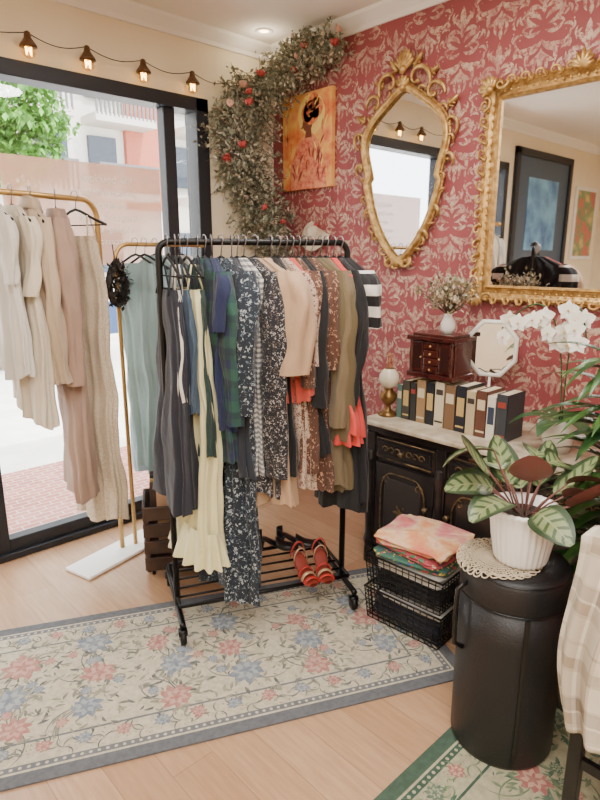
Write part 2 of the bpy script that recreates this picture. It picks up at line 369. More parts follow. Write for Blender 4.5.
# ------------------------------------------------------------ rugs
def rug(name,label,L,W,loc,rot,pal,seed,fs=1.0):
    r=random.Random(seed); b=B(); e=.0003; h=.006
    b.box((0,0,h/2),(L,W,h),0)
    def q(x0,x1,y0,y1,z,mi): b.add([(x0,y0,z),(x1,y0,z),(x1,y1,z),(x0,y1,z)],[(0,1,2,3)],mi)
    q(-L/2+.045,L/2-.045,-W/2+.045,W/2-.045,h+e,1)
    q(-L/2+.053,L/2-.053,-W/2+.053,W/2-.053,h+2*e,2)
    q(-L/2+.075,L/2-.075,-W/2+.075,W/2-.075,h+3*e,1)
    q(-L/2+.160,L/2-.160,-W/2+.160,W/2-.160,h+4*e,2)
    q(-L/2+.168,L/2-.168,-W/2+.168,W/2-.168,h+5*e,1)
    J=lambda:r.random()*.00028
    def flower(x,y,R,c1,c2,c3):
        a0=r.random()*6.28
        for k in range(9): b.leaf2(x,y,a0+k*.698,R*r.uniform(.75,1.1),R*.5,r.uniform(.2,.9),h+7*e+J(),c1,4)
        for k in range(7): b.leaf2(x,y,a0+.4+k*.9,R*.68,R*.34,.5,h+8*e+J(),c2,4)
        for k in range(5): b.leaf2(x,y,a0+.9+k*1.257,R*.42,R*.2,0,h+9*e+J(),c1,3)
        for k in range(4): b.leaf2(x,y,a0+.2+k*1.57,R*.25,R*.14,0,h+10*e+J(),c3,3)
    def spray(x,y,s,n):
        for k in range(3):
            a=r.random()*6.28; b.leaf2(x,y,a,s*1.5,.005,r.choice((-2,2)),h+6*e+J(),6,8)
        for k in range(n):
            a=r.random()*6.28; d=s*r.uniform(.12,.36); o=s*r.uniform(.3,1.1)
            b.leaf2(x+sin(a)*o,y+cos(a)*o,a+r.uniform(-1.4,1.4),d,d*.32,r.uniform(-1.4,1.4),h+6*e+J(),r.choice((5,6,11,11)),4)
    for sgn in (1,-1):
        n=int(L/.026)
        for i in range(n):
            x=-L/2+.064+i*(L-.13)/n; b.disc2(x,sgn*(W/2-.064),.006,h+3*e,1,6)
        n=int(W/.026)
        for i in range(n):
            b.disc2(sgn*(L/2-.064),-W/2+.064+i*(W-.13)/n,.006,h+3*e,1,6)
        n=int(L/.065)
        for i in range(n):
            x=-L/2+.13+i*(L-.26)/n; y=sgn*(W/2-.118)+.010*(-1)**i; spray(x,y,.036,11)
            if i%2==0: flower(x,y,.030,*((7,8,7) if i%4 else (9,10,9)))
        n=int(W/.065)
        for i in range(n):
            y=-W/2+.13+i*(W-.26)/n; x=sgn*(L/2-.118); spray(x,y,.036,11)
            if i%2==0: flower(x,y,.030,*((7,8,7) if i%4 else (9,10,9)))
    nx=max(2,int((L-.4)/(.235*fs))); ny=max(2,int((W-.4)/(.19*fs))+1)
    for i in range(nx):
        for j in range(ny):
            x=-L/2+.25+(L-.50)*i/(nx-1)+r.uniform(-.03,.03); y=-W/2+.25+(W-.50)*j/(ny-1)+r.uniform(-.02,.02)+.03*(-1)**i
            spray(x,y,.125*fs,56)
            flower(x,y,r.uniform(.050,.078)*fs,*((7,8,7) if (i+j)%2 else (9,10,9)))
            for k in range(3):
                a=r.random()*6.28; xx=x+cos(a)*.095*fs; yy=y+sin(a)*.08*fs
                if abs(yy)<W/2-.2 and abs(xx)<L/2-.2: flower(xx,yy,.024*fs,*r.choice(((7,8,8),(9,10,10))))
    mats=[]
    for i,c in enumerate(pal):
        x=N('rug_yarn'); cc=lin(c)
        c2=tuple(a*.8 for a in cc[:3])+(1,) if i<3 else lin(tuple(int(q_*.66+p_*.34) for q_,p_ in zip(c,pal[1])))
        x.col(x.mix(x.ramp(x.noise(55,3),[(.38,0.),(.64,1.)]),cc,c2)); x.set(Roughness=.95); x.bump(x.noise(700,2),.5,.003); mats.append(x.m)
    return obj(name,b,mats,None,loc,rot,smooth=False,label=label,cat='rug')
pal=[(100,102,106),(198,188,164),(112,114,118),(0,0,0),(0,0,0),(112,112,98),(86,90,88),(166,110,102),(190,146,134),(112,122,136),(148,156,162),(134,130,112)]
ua=math.radians(-25.15); U=Vector((cos(ua),sin(ua),0)); Nn=Vector((-sin(ua),cos(ua),0))
uc=(-2.0+1.17)/2; cpos=U*uc+Nn*1.985
rug('floral_rug','cream floral rug with slate border and pink and blue roses',3.17,.82,(cpos.x,cpos.y,0.001),(0,0,ua),pal,3)
pal2=[(66,88,72),(172,166,136),(58,84,70),(0,0,0),(0,0,0),(64,92,74),(90,112,82),(160,96,92),(192,152,132),(78,98,84),(140,150,120),(100,116,90)]
rug('green_rug','green and cream floral rug with dark green border',1.5,1.2,(1.62,.245,0.001),(0,0,0),pal2,5)

# ------------------------------------------------------------ main rack
ra=math.radians(-24); RU=Vector((cos(ra),sin(ra),0)); RN=Vector((-sin(ra),cos(ra),0))
rk=thing('clothes_rack','black metal rolling clothes rack with round corners and lower shelf','clothes rack',(1.05,1.80,0.007),(0,0,ra))
RL=.73; yu=.135; HT=1.54
def arc(cx,cz,r,a0,a1,y,n=6): return [(cx+r*cos(a0+(a1-a0)*i/n),y,cz+r*sin(a0+(a1-a0)*i/n)) for i in range(n+1)]
pts=[(0,yu,.09)]+arc(.04,HT-.04,.04,pi,pi/2,yu)+arc(RL-.04,HT-.04,.04,pi/2,0,yu)+[(RL,yu,.09)]
obj('frame',B().tube(pts,.0125,10),BLACKM,rk)
for xx in (0,RL):
    b=B(); b.tube([(xx,-.012,.085),(xx,-.0,.09),(xx,.45,.09),(xx,.462,.085)],.0125,10); obj('foot_bar',b,BLACKM,rk)
b=B()
for yy in (.06,.13,.20,.27,.34,.41): b.tube([(0,yy,.13),(RL,yy,.13)],.005 if yy not in(.06,.41) else .009,8)
for xx in (0,RL): b.tube([(xx,.06,.13),(xx,.41,.13)],.008,8)
obj('shoe_shelf',b,BLACKM,rk)
for xx in (0,RL):
    for yy in (0,.45):
        cs=obj('caster',B().tube([(xx,yy,.09),(xx,yy,.06)],.007,8).box((xx,yy,.055),(.034,.03,.02)),BLACKM,rk)
        obj('caster_wheel',B().lathe([(.008,-.011),(.027,-.011),(.03,0),(.027,.011),(.008,.011)],16),BLACKM,cs,(xx,yy-.0,.031),(0,pi/2,0))
# ------------------------------------------------------------ garments
def interp(prof,t):
    for i in range(len(prof)-1):
        a,b_=prof[i],prof[i+1]
        if t<=b_[0]:
            k=(t-a[0])/(b_[0]-a[0]) if b_[0]>a[0] else 0; k=k*k*(3-2*k)
            return a[1]+(b_[1]-a[1])*k, a[2]+(b_[2]-a[2])*k
    return prof[-1][1],prof[-1][2]
HANG=simple('black_velvet_hanger',(22,20,22),.7); STEEL=simple('hook_steel',(150,150,155),.3,.9)
def hanger(P,yaw,grp,mat=None,w=.17):
    h=thing('clothes_hanger','slim black clothes hanger with metal hook on the rail','hanger',P,(0,0,yaw),grp)
    b=B(); pts=[(-.02*cos(pi*i/8*1.1),0,.02*sin(pi*i/8*1.1)) for i in range(9)][::-1]+[(-.005,0,-.03),(0,0,-.06)]
    b.tube(pts,.0022,6); obj('hook',b,STEEL,h)
    b=B(); b.tube([(-w,0,-.125),(-w*.6,0,-.10),(-.03,0,-.066),(0,0,-.058),(.03,0,-.066),(w*.6,0,-.10),(w,0,-.125)],.006,8,flat=.7); b.tube([(-w,0,-.125),(w,0,-.125)],.003,6)
    obj('hanger_arm',b,mat or HANG,h)
def garment(name,label,cat,mat,P,yaw,length,kind='top',hem=.2,waist=.16,th=.03,thh=None,sl=None,slw=.055,slmat=None,seed=0,folds=6,amp=.012,grp='clothes on the rack',ruf=None,collar=False,wide=.19,extra=None,swing=0,tail=0,swy=.015):
    r=random.Random(seed); thh=thh or th*1.6
    T=thing(name,label,cat,P,(0,0,yaw),grp)
    ph=r.random()*6; ph2=r.random()*6; sway=r.uniform(-swy,swy)
    z0=-.062 if kind!='slip' else -.17
    if kind=='slip': prof=[(0,wide*.55,th*.7),(.04,wide*.7,th),(.15,wide*.8,th),(min(.3,length*.45),waist,th*1.1),(length,hem,thh)]
    elif kind=='pants': prof=[(0,.13,th*.6),(.05,.14,th),(length,hem,thh)]; z0=-.10
    else: prof=[(0,.06,th*.7),(.012,.085,th*.9),(.035,wide*.68,th),(.062,wide,th),(.12,wide*.98,th*1.1),(.22,wide*.9,th*1.2),(min(.38,length*.6),waist,th*1.15),(length,hem,thh)]
    def fn(u,v):
        d=length*(v**.8 if kind!='slip' else v)
        w_,t_=interp(prof,d); a=2*pi*u
        ca,sa=cos(a),sin(a)
        k=(d/length)**1.2
        fo=amp*(.35+1.2*k)*(sin(folds*a+ph+1.1*d)+.75*sin((folds*2+1)*a+ph2-1.6*d)+.4*sin((folds*3+2)*a+ph-2.5*d))
        ex=abs(ca)**.85*(1 if ca>0 else -1)
        x=w_*ex+fo*.8*ca; y=(t_+fo)*sa + .006*sin(3*d+ph)*k + sway*d*d
        x+=swing*d
        nz=noise.noise(Vector((x*6+seed,y*6,d*3)))*.022*min(1,k*3+.1)
        n2=noise.noise(Vector((x*16+seed,d*9,y*12+3)))*.010*min(1,d*8)
        z=z0-d-(.014*sin(folds*a*.5+ph)+tail*max(0,-ca))*(1 if d>=length-.01 else k)
        return (x+nz,y+nz+n2,z)
    b=B(); b.grid(fn,72,40,True,False)
    obj('body',b,mat,T)
    if kind=='slip':
        for sx in (-1,1): 
            b=B(); b.tube([(sx*.085,th*.8,z0-.02),(sx*.07,.006,-.085),(sx*.07,-.006,-.085),(sx*.085,-th*.8,z0-.02)],.0035,6)
            obj('strap',b,mat,T)
    if sl:
        for sx in (-1,1):
            n=26; so=r.uniform(-.012,.012)
            def sf(u,v,sx=sx,so=so):
                d=sl*v; a=2*pi*u; ox=.03*sin(min(1,v*2.2)*pi/2)
                rw=slw*(.75+.25*sin(min(1,v*3)*pi/2))*(1-.25*v); ry=rw*.55
                if v<.12: rw*=.55+.45*v/.12
                f=1+.12*sin(4*a+ph+2.5*v)+.07*sin(7*a+ph2-3*v)
                q=noise.noise(Vector((a,d*9,seed)))*.012
                return (sx*(wide-.025+ox)+rw*cos(a)*f*.8+q, ry*sin(a)*f+so*v*3+.008*sin(4*v+ph)+q, z0-.045-d)
            b=B(); b.grid(sf,26,n,True,False); obj('sleeve',b,slmat or mat,T)
    if collar:
        b=B(); b.grid(lambda u,v:((.065+.012*v)*cos(2*pi*u),(th*.8+.012*v)*sin(2*pi*u),z0+.035-.05*v+.01*sin(2*pi*u)),20,3,True,False); obj('collar',b,mat,T,solid=.003)
    if ruf:
        rz,rl,rw=ruf; rm=extra or mat
        def rf(u,v):
            a=2*pi*u; w_,t_=interp(prof,rz); f=(1+v*.12); g=.018*v*sin(16*a)
            return ((w_*f+g)*cos(a)+.0,(t_*(1.1+v*.6)+g)*sin(a),z0-rz-rl*v)
        b=B(); b.grid(rf,96,6,True,False); obj('ruffle',b,rm,T)
    hanger(P,yaw,'hangers on the rack')
    return T
def rp(s_):
    p=Vector((1.05,1.80,0))+RU*s_+RN*yu; return (p.x,p.y,HT+.012)
NAVY=cloth('navy_jersey',(34,36,48)); BLK=cloth('black_crepe',(19,19,23)); 
YEL=cloth('pale_yellow_satin',(226,220,172),var=(206,198,148),sheen=.3)
PLD=cloth('green_navy_plaid',(30,62,52),pat='plaid',cols=((28,34,74),(40,84,70),(20,26,50)),scale=55)
FLO=cloth('navy_floral_chiffon',(28,38,50),pat='floral',cols=((160,168,172),(94,110,122)),scale=62)
FLO2=cloth('dark_ditsy_floral',(26,28,36),pat='floral',cols=((166,162,160),(120,104,92)),scale=80)
BEI=cloth('beige_crepe',(198,164,132)); CORAL=cloth('coral_crepe',(206,84,68)); RED_=cloth('coral_red_crepe',(212,66,58)); OLV=cloth('olive_linen',(100,86,58))
KHA=cloth('khaki_cotton',(118,102,76)); PTC=cloth('cream_print',(196,172,152),pat='floral',cols=((110,62,54),(60,52,54),(160,100,84)),scale=70)
BRN=cloth('brown_print',(92,58,42),pat='floral',cols=((176,138,110),(52,34,32)),scale=70); TEAL=cloth('pale_grey_green_cotton',(146,172,172)); 
STR=cloth('striped_cotton',(220,216,208),pat='stripe',cols=((126,126,130),),scale=330)
BW=cloth('black_white_stripe',(230,226,218),pat='stripe',cols=((20,20,24),),scale=80)
ROY=cloth('royal_navy',(28,38,74)); WHT=cloth('off_white_cotton',(228,222,212)); GRN=cloth('bottle_green',(38,62,58)); AZ=cloth('slate_blue_crepe',(64,84,104)); CHA=cloth('charcoal_crepe',(40,44,54))
yb=ra+pi/2
def gy(deg): return yb+math.radians(deg)
G=[
(.03,8,'navy_dress','sleeveless navy dress at the end of the rack',NAVY,.82,dict(kind='slip',th=.032,thh=.05,hem=.17,amp=.009)),
(.06,-4,'white_blue_camisole','off-white camisole between dark garments',WHT,.40,dict(kind='slip',th=.018,hem=.16,amp=.006)),
(.075,3,'slate_camisole','slate blue sleeveless camisole on the rack',AZ,.44,dict(kind='slip',th=.022,hem=.17,amp=.008)),
(.10,9,'yellow_slip_dress','pale yellow satin slip dress with ruffled hem',YEL,.98,dict(kind='slip',th=.042,thh=.060,hem=.19,folds=6,amp=.011,ruf=(.90,.14,.1),swy=0)),
(.14,-4,'green_camisole','bottle green sleeveless camisole on the rack',GRN,.60,dict(kind='slip',th=.024,amp=.008)),
(.165,13,'plaid_shirt','green and navy plaid shirt on the rack',PLD,.74,dict(sl=.54,th=.036,slw=.068)),
(.19,-3,'royal_blue_shirt','dark royal blue shirt on the rack',ROY,.60,dict(th=.024,sl=.2,slw=.05)),
(.225,17,'navy_floral_maxi_dress','long navy floral chiffon maxi dress nearly touching the shelf',FLO,1.33,dict(sl=.50,slw=.085,th=.050,thh=.070,hem=.18,folds=6,amp=.014,swy=0)),
(.265,-4,'slate_dress','slate grey dress packed between others',CHA,.80,dict(th=.028)),
(.285,14,'striped_shirt','white and grey striped cotton shirt',STR,.80,dict(th=.028,hem=.17,sl=None)),
(.31,22,'dark_floral_blouse','dark ditsy floral blouse with loose sleeves',FLO2,.84,dict(sl=.76,slw=.085,th=.038,thh=.052,amp=.015,tail=.05)),
(.355,26,'beige_blouse','beige blouse with loose short sleeves',BEI,.94,dict(sl=.36,slw=.125,th=.052,thh=.07,amp=.015,hem=.20,wide=.205)),
(.415,4,'black_trousers','black dress with narrow skirt',BLK,.80,dict(th=.028)),
(.445,16,'cream_print_dress','cream dress with small red-brown print',PTC,.88,dict(sl=.34,th=.038,slw=.07)),
(.475,4,'coral_blouse','coral crepe blouse on the rack',CORAL,.52,dict(th=.022,sl=.45,slw=.045)),
(.50,6,'brown_print_dress','brown patterned dress on the rack',BRN,.80,dict(sl=.42,th=.032,slw=.06)),
(.525,9,'black_blouse','black blouse with three-quarter sleeves',BLK,.74,dict(sl=.5,th=.030)),
(.55,11,'tan_print_dress','brown printed crepe dress on the rack',BRN,.88,dict(sl=.36,th=.030)),
(.578,22,'olive_dress','olive linen long-sleeved dress',OLV,.90,dict(sl=.64,slw=.082,th=.042,thh=.055)),
(.615,10,'khaki_shirt','khaki cotton shirt on the rack',KHA,.88,dict(sl=.58,th=.032,slw=.066)),
(.64,8,'coral_ruffle_dress','coral dress with ruffled hem',RED_,.66,dict(th=.034,thh=.055,hem=.26,ruf=(.54,.16,.1))),
(.67,8,'black_dress','long black crepe dress on the rack',BLK,1.0,dict(sl=.5,slw=.065,th=.038,thh=.055)),
(.70,12,'black_striped_dress','black dress with bold white striped sleeves',BLK,.96,dict(sl=.21,slw=.078,th=.036,thh=.05,slmat=BW)),
]
for i,(s_,phi,nm,lb,mt,ln,kw) in enumerate(G):
    garment(nm,lb,'clothing',mt,rp(s_),gy(phi),ln,seed=i*3+1,**kw)
# ------------------------------------------------------------ gold rack
gr=thing('gold_display_rack','brushed gold cantilever garment rails on a white base','clothes rack',(0,0,0))
A=Vector((1.24,2.69,0)); U2=Vector((.96,.28,0)).normalized(); H1=1.74
def wp(s_,z): p=A-U2*s_; return (p.x,p.y,z)
pts=[wp(0,.02)]
for i in range(9):
    a=pi/2*i/8; pts.append(wp(.08-.08*cos(a),H1-.08+.08*sin(a)))
pts.append(wp(.66,H1))
obj('tall_rail',B().tube(pts,.0125,10),BRASS,gr)
obj('end_cap',B().ell(wp(.665,H1),(.017,.017,.017)),BRASS,gr)
U3=Vector((.995,.06,0)).normalized(); A3=Vector((1.31,2.68,0)); H2=1.55
def wq(s_,z): p=A3+U3*s_; return (p.x,p.y,z)
pts=[wq(0,.02)]
for i in range(9):
    a=pi/2*i/8; pts.append(wq(.07-.07*cos(a),H2-.07+.07*sin(a)))
pts.append(wq(.50,H2)); obj('low_rail',B().tube(pts,.0105,10),BRASS,gr)
obj('end_cap',B().ell(wq(.505,H2),(.015,.015,.015)),BRASS,gr)
WB=simple('white_powder_coat',(240,238,232),.45)
ang=math.radians(15)
obj('base_plate',B().box((0,0,0),(.5,.18,.016)),WB,gr,(1.20,2.665,.010),(0,0,ang),smooth=False,bevel=.004)
CRM=cloth('cream_linen',(226,214,192)); TAU=cloth('taupe_knit',(170,143,126),var=(154,127,111)); BG2=cloth('sand_linen',(200,178,152)); LAC=cloth('cream_lace',(220,204,180),pat='lace',cols=((194,176,150),),scale=120)
y2=math.atan2(U2.y,U2.x)+pi/2
Gg=[(.115,6,'cream_lace_skirt','long cream lace skirt on the gold rail',LAC,1.33,dict(kind='slip',th=.035,thh=.055,hem=.14,wide=.15,waist=.13,folds=7,amp=.008,swy=0)),
(.215,-34,'taupe_long_dress','long taupe knit dress with long sleeves',TAU,1.27,dict(sl=.68,slw=.09,th=.048,thh=.060,hem=.165,amp=.007,folds=4,wide=.185,swy=0)),
(.335,-22,'sand_linen_shirt','sand coloured linen shirt with long sleeves',BG2,.70,dict(sl=.66,slw=.062,th=.038,collar=True,amp=.009,wide=.165,hem=.17,swy=0)),
(.42,-14,'cream_linen_blouse','cream linen blouse with tie hem',CRM,.80,dict(sl=.3,slw=.055,th=.030,wide=.16,tail=.10,amp=.008,hem=.15,swy=0)),
(.50,-12,'cream_linen_dress','pale cream linen top on the gold rail',WHT,.66,dict(th=.028,thh=.035,sl=.25,slw=.05,wide=.155,hem=.15,amp=.007,swy=0)),]
for i,(s_,phi,nm,lb,mt,ln,kw) in enumerate(Gg):
    garment(nm,lb,'clothing',mt,wp(s_,H1+.012),y2+math.radians(phi),ln,seed=i*5+60,grp='clothes on the gold rail',**kw)
y3=math.atan2(U3.y,U3.x)+pi/2
BLG=cloth('blue_grey_cotton',(156,180,190))
G3=[(.11,12,'grey_green_trousers','pale grey-green cotton trousers on the low rail',TEAL,1.05,dict(kind='pants',hem=.10,th=.026)),
(.16,10,'blue_grey_skirt','blue-grey long skirt on the low rail',BLG,1.08,dict(kind='pants',hem=.13,th=.03)),
(.22,8,'grey_green_dress','grey-green cotton dress on the low rail',TEAL,1.1,dict(th=.03)),
(.30,5,'navy_skirt','navy jersey dress on the low rail',NAVY,1.0,dict(th=.03)),(.38,5,'white_dress','off-white cotton dress on the low rail',WHT,.9,dict(th=.03))]
for i,(s_,phi,nm,lb,mt,ln,kw) in enumerate(G3):
    garment(nm,lb,'clothing',mt,wq(s_,H2+.011),y3+math.radians(phi),ln,seed=i*5+160,grp='clothes on the low gold rail',wide=.16,**kw)
bg=thing('dark_dried_wreath','small dark round dried wreath hanging beside the gold post','wreath',(1.30,2.66,1.36),(0,0,.5))
b=B(); b.tube([(.06*cos(2*pi*i/24),0,.085*sin(2*pi*i/24)) for i in range(24)],.016,8,closed=True)
for i in range(420):
    a=rnd.random()*2*pi; q=rnd.uniform(.6,1.25); b.leaf((.06*cos(a)*q,rnd.uniform(-.03,.02),.085*sin(a)*q),(rnd.gauss(0,1),rnd.gauss(0,1),rnd.gauss(0,1)),(0,0,1),.034,.018,.5,2)
obj('wreath_ring',b,simple('dark_dried_leaves',(58,50,44),.8,var=(36,32,32),vs=40),bg)
obj('hanging_cord',B().tube([(0,0,.09),(0,.01,.19)],.003,6),BLACKM,bg)

# ------------------------------------------------------------ shoes & crate
RED=simple('red_leather',(186,50,42),.3); SOLE=simple('red_brown_insole',(140,58,46),.4); BLKL=simple('black_leather',(22,20,20),.3); SIL=simple('gold_leather',(206,182,144),.3,.5)
def shoe(name,label,loc,rz,strap,heel=.07,closed=False,sm=None,grp='shoes on the rack shelf',s2=None,scale=1):
    T=thing(name,label,'shoe',loc,(0,0,rz),grp,scale)
    def cz(t): return heel*(1 if t<.2 else max(0,1-(t-.2)/.5)**1.3 if t<.7 else 0)+.012
    def fn(u,v):
        t=v; a=2*pi*u; w_=(.026+.012*sin(pi*t*.9)+(.008*(t>.55))) * (1 if .05<t<.95 else .6)
        return (w_*cos(a),-.12+.24*t,cz(t)+.010*sin(a))
    obj('sole',B().grid(fn,14,18,True,False),sm or SOLE,T)
    b=B(); b.lathe([(.012,0),(.012,.01),(.017,heel*.6),(.024,heel)],10,(0,-.095,0)); obj('heel',b,strap,T)
    if closed:
        def f2(u,v):
            t=.45+.55*v; a=pi*u; w_=.038*(1-.6*max(0,v-.6)**1.2*2); h=.045*(1-.55*v)
            return (w_*cos(a),-.12+.245*t,cz(t)+h*sin(a))
        obj('toe_upper',B().grid(f2,12,10),strap,T,solid=.002)
        def f3(u,v):
            a=pi+pi*u; return (.030*cos(a),-.09+.035*sin(a)+.0,heel+.008+.05*v)
        obj('heel_counter',B().grid(f3,12,3),strap,T,solid=.002)
    else:
        for kk,(t,h,wd) in enumerate(((.88,.03,.020),(.74,.042,.020),(.60,.05,.014),(.30,.075,.010),(.12,.085,.012))):
            zz=cz(t); pts=[((.040)*cos(a),-.12+.24*t+(.02 if t<.2 else 0)*sin(a),zz+h*sin(a)) for a in [pi*i/10 for i in range(11)]]
            b=B(); b.tube(pts,[wd*.6]*11,6,flat=.4); obj('strap',b,(s2 if s2 and kk%2 else strap),T)
def rw(x,y,z=0.147): p=Vector((1.05,1.80,0))+RU*x+RN*y; return (p.x,p.y,z)
shoe('red_sandal','red and gold strappy heeled sandal on the rack shelf',rw(.54,.10),ra+pi+.10,RED,.075,s2=SIL,scale=.80)
shoe('red_sandal','red and gold strappy heeled sandal on the rack shelf',rw(.625,.10),ra+pi-.12,RED,.075,s2=SIL,scale=.80)
for xx,rr in ((.60,1.2),(.50,1.3)): shoe('black_pump','black leather closed pump on the rack shelf',rw(xx,.37),ra+pi+rr,BLKL,.06,True,BLKL,scale=.8)
DW=simple('dark_walnut',(70,48,36),.5,var=(50,34,26),vs=14)
cr=thing('wooden_magazine_crate','dark wooden crate on casters holding framed prints','crate',(1.40,2.36,0.007),(0,0,math.radians(-30)))
b=B()
for yy in (-.12,.12):
    for k in range(4): b.box((0,yy,.07+k*.085),(.34,.014,.065))
for xx in (-.17,.17):
    for k in range(4): b.box((xx,0,.07+k*.085),(.014,.24,.065))
    for yy in (-.112,.112): b.box((xx*.94,yy,.19),(.02,.02,.32))
b.box((0,0,.04),(.34,.24,.014)); obj('crate_body',b,DW,cr,smooth=False,bevel=.002)
for xx in (-.14,.14):
    for yy in (-.09,.09): obj('caster_wheel',B().lathe([(.004,-.008),(.017,-.008),(.017,.008),(.004,.008)],12),BLACKM,cr,(xx,yy,.017),(0,pi/2,0))
for i in range(4):
    fp=thing('framed_print','small framed print standing in the wooden crate','picture',(1.37+.05*i*.5,2.33+.05*i*.87,.055),(math.radians(-6),0,math.radians(-30)),'framed prints in the crate')
    obj('print_frame',B().box((0,0,.2),(.26,.016,.38)),(DW,GOLD,BLACKM,DW)[i],fp,smooth=False,bevel=.003)
    obj('print_sheet',B().box((0,-.0085,.2),(.2,.002,.32)),simple('print_paper',(190-20*i,150,120+15*i),.7),fp,smooth=False)

# ------------------------------------------------------------ frames / mirrors
RW=(0,0,-pi/2)
def scroll(b,x,z,a0,R,turn,rad,y=-.02,sgn=1,n=22):
    pts=[];rs=[]
    for i in range(n+1):
        t=i/n; a=a0+sgn*turn*t; r=R*(1-t)**.9+R*.10
        pts.append((x+r*cos(a),y-.012*sin(pi*t),z+r*sin(a))); rs.append(rad*(1-.55*t)*(.4+.6*min(1,t*5)))
    b.tube(pts,rs,7); b.ell(pts[-1],(rad*.9,rad*.9,rad*.9),None,8,5)
def lobe(b,x,z,ang,L,W,y=-.02,th=.012):
    rot=Matrix.Rotation(-ang,3,'Y')
    c=Vector((x+cos(ang)*L/2,y,z+sin(ang)*L/2)); b.ell(c,(L/2,th,W/2),rot,10,6)
def acanthus(b,x,z,ang,L,y=-.022):
    lobe(b,x,z,ang,L,L*.28,y,.012)
    for s_ in (1,-1):
        for k,(f,o) in enumerate(((.1,.9),(.3,.75),(.5,.55))):
            lobe(b,x+cos(ang)*L*f,z+sin(ang)*L*f,ang+s_*o,L*.42*(1-.2*k),L*.15,y+.003,.009)
om=thing('ornate_oval_mirror','ornate gilded baroque cartouche mirror with scrolled crest','mirror',(XW-.002,1.975,1.875),RW)
def outl(a,s_=1.0,o=0):
    ca=cos(a)
    x=.228*sin(a)*(1+.32*ca-.04*ca*ca); z=.372*ca
    x*=1+.085*cos(4*a+pi)*(1 if ca>0 else .35)+.03*cos(6*a)*(ca>0); z*=1+.10*math.exp(-((sin(a)/.28)**2))*(1 if ca>0 else .5)
    nx,nz=sin(a)/.25,cos(a)/.375; l=math.hypot(nx,nz)
    return x+o*nx/l, z+o*nz/l
b=B(); n=96; vs=[(outl(2*pi*i/n,1,.008)[0],-.012,outl(2*pi*i/n,1,.008)[1]) for i in range(n)]; b.add(vs,[tuple(range(n))]); obj('mirror_glass',b,MIRR,om,smooth=False)
b=B()
for (o,r,y) in ((.002,.006,-.028),(.016,.014,-.026),(.030,.007,-.018)):
    b.tube([(outl(2*pi*i/120,1,o)[0],y,outl(2*pi*i/120,1,o)[1]) for i in range(120)],r,8,closed=True)
for i in range(80):
    x,z=outl(2*pi*i/80,1,.006); b.ell((x,-.034,z),(.0045,.0045,.0045),None,6,4)
nn_=30
for i in range(nn_):
    a=2*pi*(i+.5)/nn_
    x,z=outl(a,1,.028); x2,z2=outl(a,1,.08); an=math.atan2(z2-z,x2-x)
    s_=1 if a<pi else -1
    if i%2: scroll(b,x+cos(an)*.008,z+sin(an)*.008,an-s_*1.3,.024,4.2,.008,-.02,s_)
    else: acanthus(b,x-cos(an)*.01,z-sin(an)*.01,an+s_*.6,.048)
for s_ in (1,-1):
    for (xx,zz,a0,R) in ((.275,.22,-1.2,.048),(.272,.07,-1.0,.035),(.20,-.16,-.8,.036),(.14,-.28,-.6,.036)):
        scroll(b,s_*xx,zz,a0 if s_>0 else pi-a0,R,5.0,.010,-.022,s_)
    scroll(b,s_*.085,.445,-.6 if s_>0 else pi+.6,.070,5.2,.013,-.03,s_)
    scroll(b,s_*.18,.37,-.2 if s_>0 else pi+.2,.055,5.2,.012,-.026,s_)
    scroll(b,s_*.045,-.405,.6 if s_>0 else pi-.6,.038,5.0,.010,-.024,-s_)
    acanthus(b,s_*.045,.50,pi/2-s_*.7,.085); acanthus(b,s_*.13,.45,pi/2-s_*1.1,.075); acanthus(b,s_*.25,.30,pi/2-s_*1.0,.075)
    acanthus(b,s_*.05,-.385,-pi/2+s_*.8,.06)
for k in range(7): lobe(b,0,.50,pi/2+(k-3)*.30,.10-.008*abs(k-3),.026,-.034,.013)
for k in range(5): lobe(b,0,.42,pi/2+(k-2)*.4,.06,.024,-.04,.014)
b.ell((0,-.045,.50),(.02,.018,.02)); b.ell((0,-.04,.42),(.018,.016,.018))
for k in range(5): lobe(b,0,-.38,-pi/2+(k-2)*.4,.06,.022,-.03,.012)
obj('gilded_frame',b,GOLD,om)
MW=.86; y_left=1.55; zc=1.76; MHt=.92
rm=thing('ornate_rectangular_mirror','large rectangular mirror in a carved antique gold frame','mirror',(XW-.002,y_left-MW/2-.02,zc),RW)
gw=MW/2-.085; gh=MHt/2-.065
b=B(); b.add([(-gw-.01,-.014,-gh-.01),(gw+.01,-.014,-gh-.01),(gw+.01,-.014,gh+.01),(-gw-.01,-.014,gh+.01)],[(0,1,2,3)]); obj('mirror_glass',b,MIRR,rm,smooth=False)
b=B()
prof=[(0,-.012),(.0,-.024),(.010,-.034),(.016,-.026),(.036,-.02),(.052,-.03),(.062,-.040),(.072,-.03),(.076,0)]
cor=[(-1,-1),(1,-1),(1,1),(-1,1)]
vs=[(cx*(gw+o),yy,cz*(gh+o)) for (o,yy) in prof for (cx,cz) in cor]; fs=[]
for j in range(len(prof)-1):
    for i in range(4): k=(i+1)%4; fs.append((j*4+i,j*4+k,(j+1)*4+k,(j+1)*4+i))
b.add(vs,fs); obj('frame_moulding',b,GOLD,rm,smooth=False)
b=B()
def edge(x0,z0,x1,z1,n,out):
    for i in range(n):
        t=(i+.5)/n; x=x0+(x1-x0)*t; z=z0+(z1-z0)*t; s_=1 if i<n/2 else -1
        b.ell((x-cos(out)*.032,-.034,z-sin(out)*.032),(.006,.006,.006),None,6,4)
        if i%2: scroll(b,x,z,out-s_*1.4,.022,4.6,.007,-.042,s_,16)
        else: acanthus(b,x-cos(out)*.015,z-sin(out)*.015,out+s_*.6,.048,-.04)
o=.062
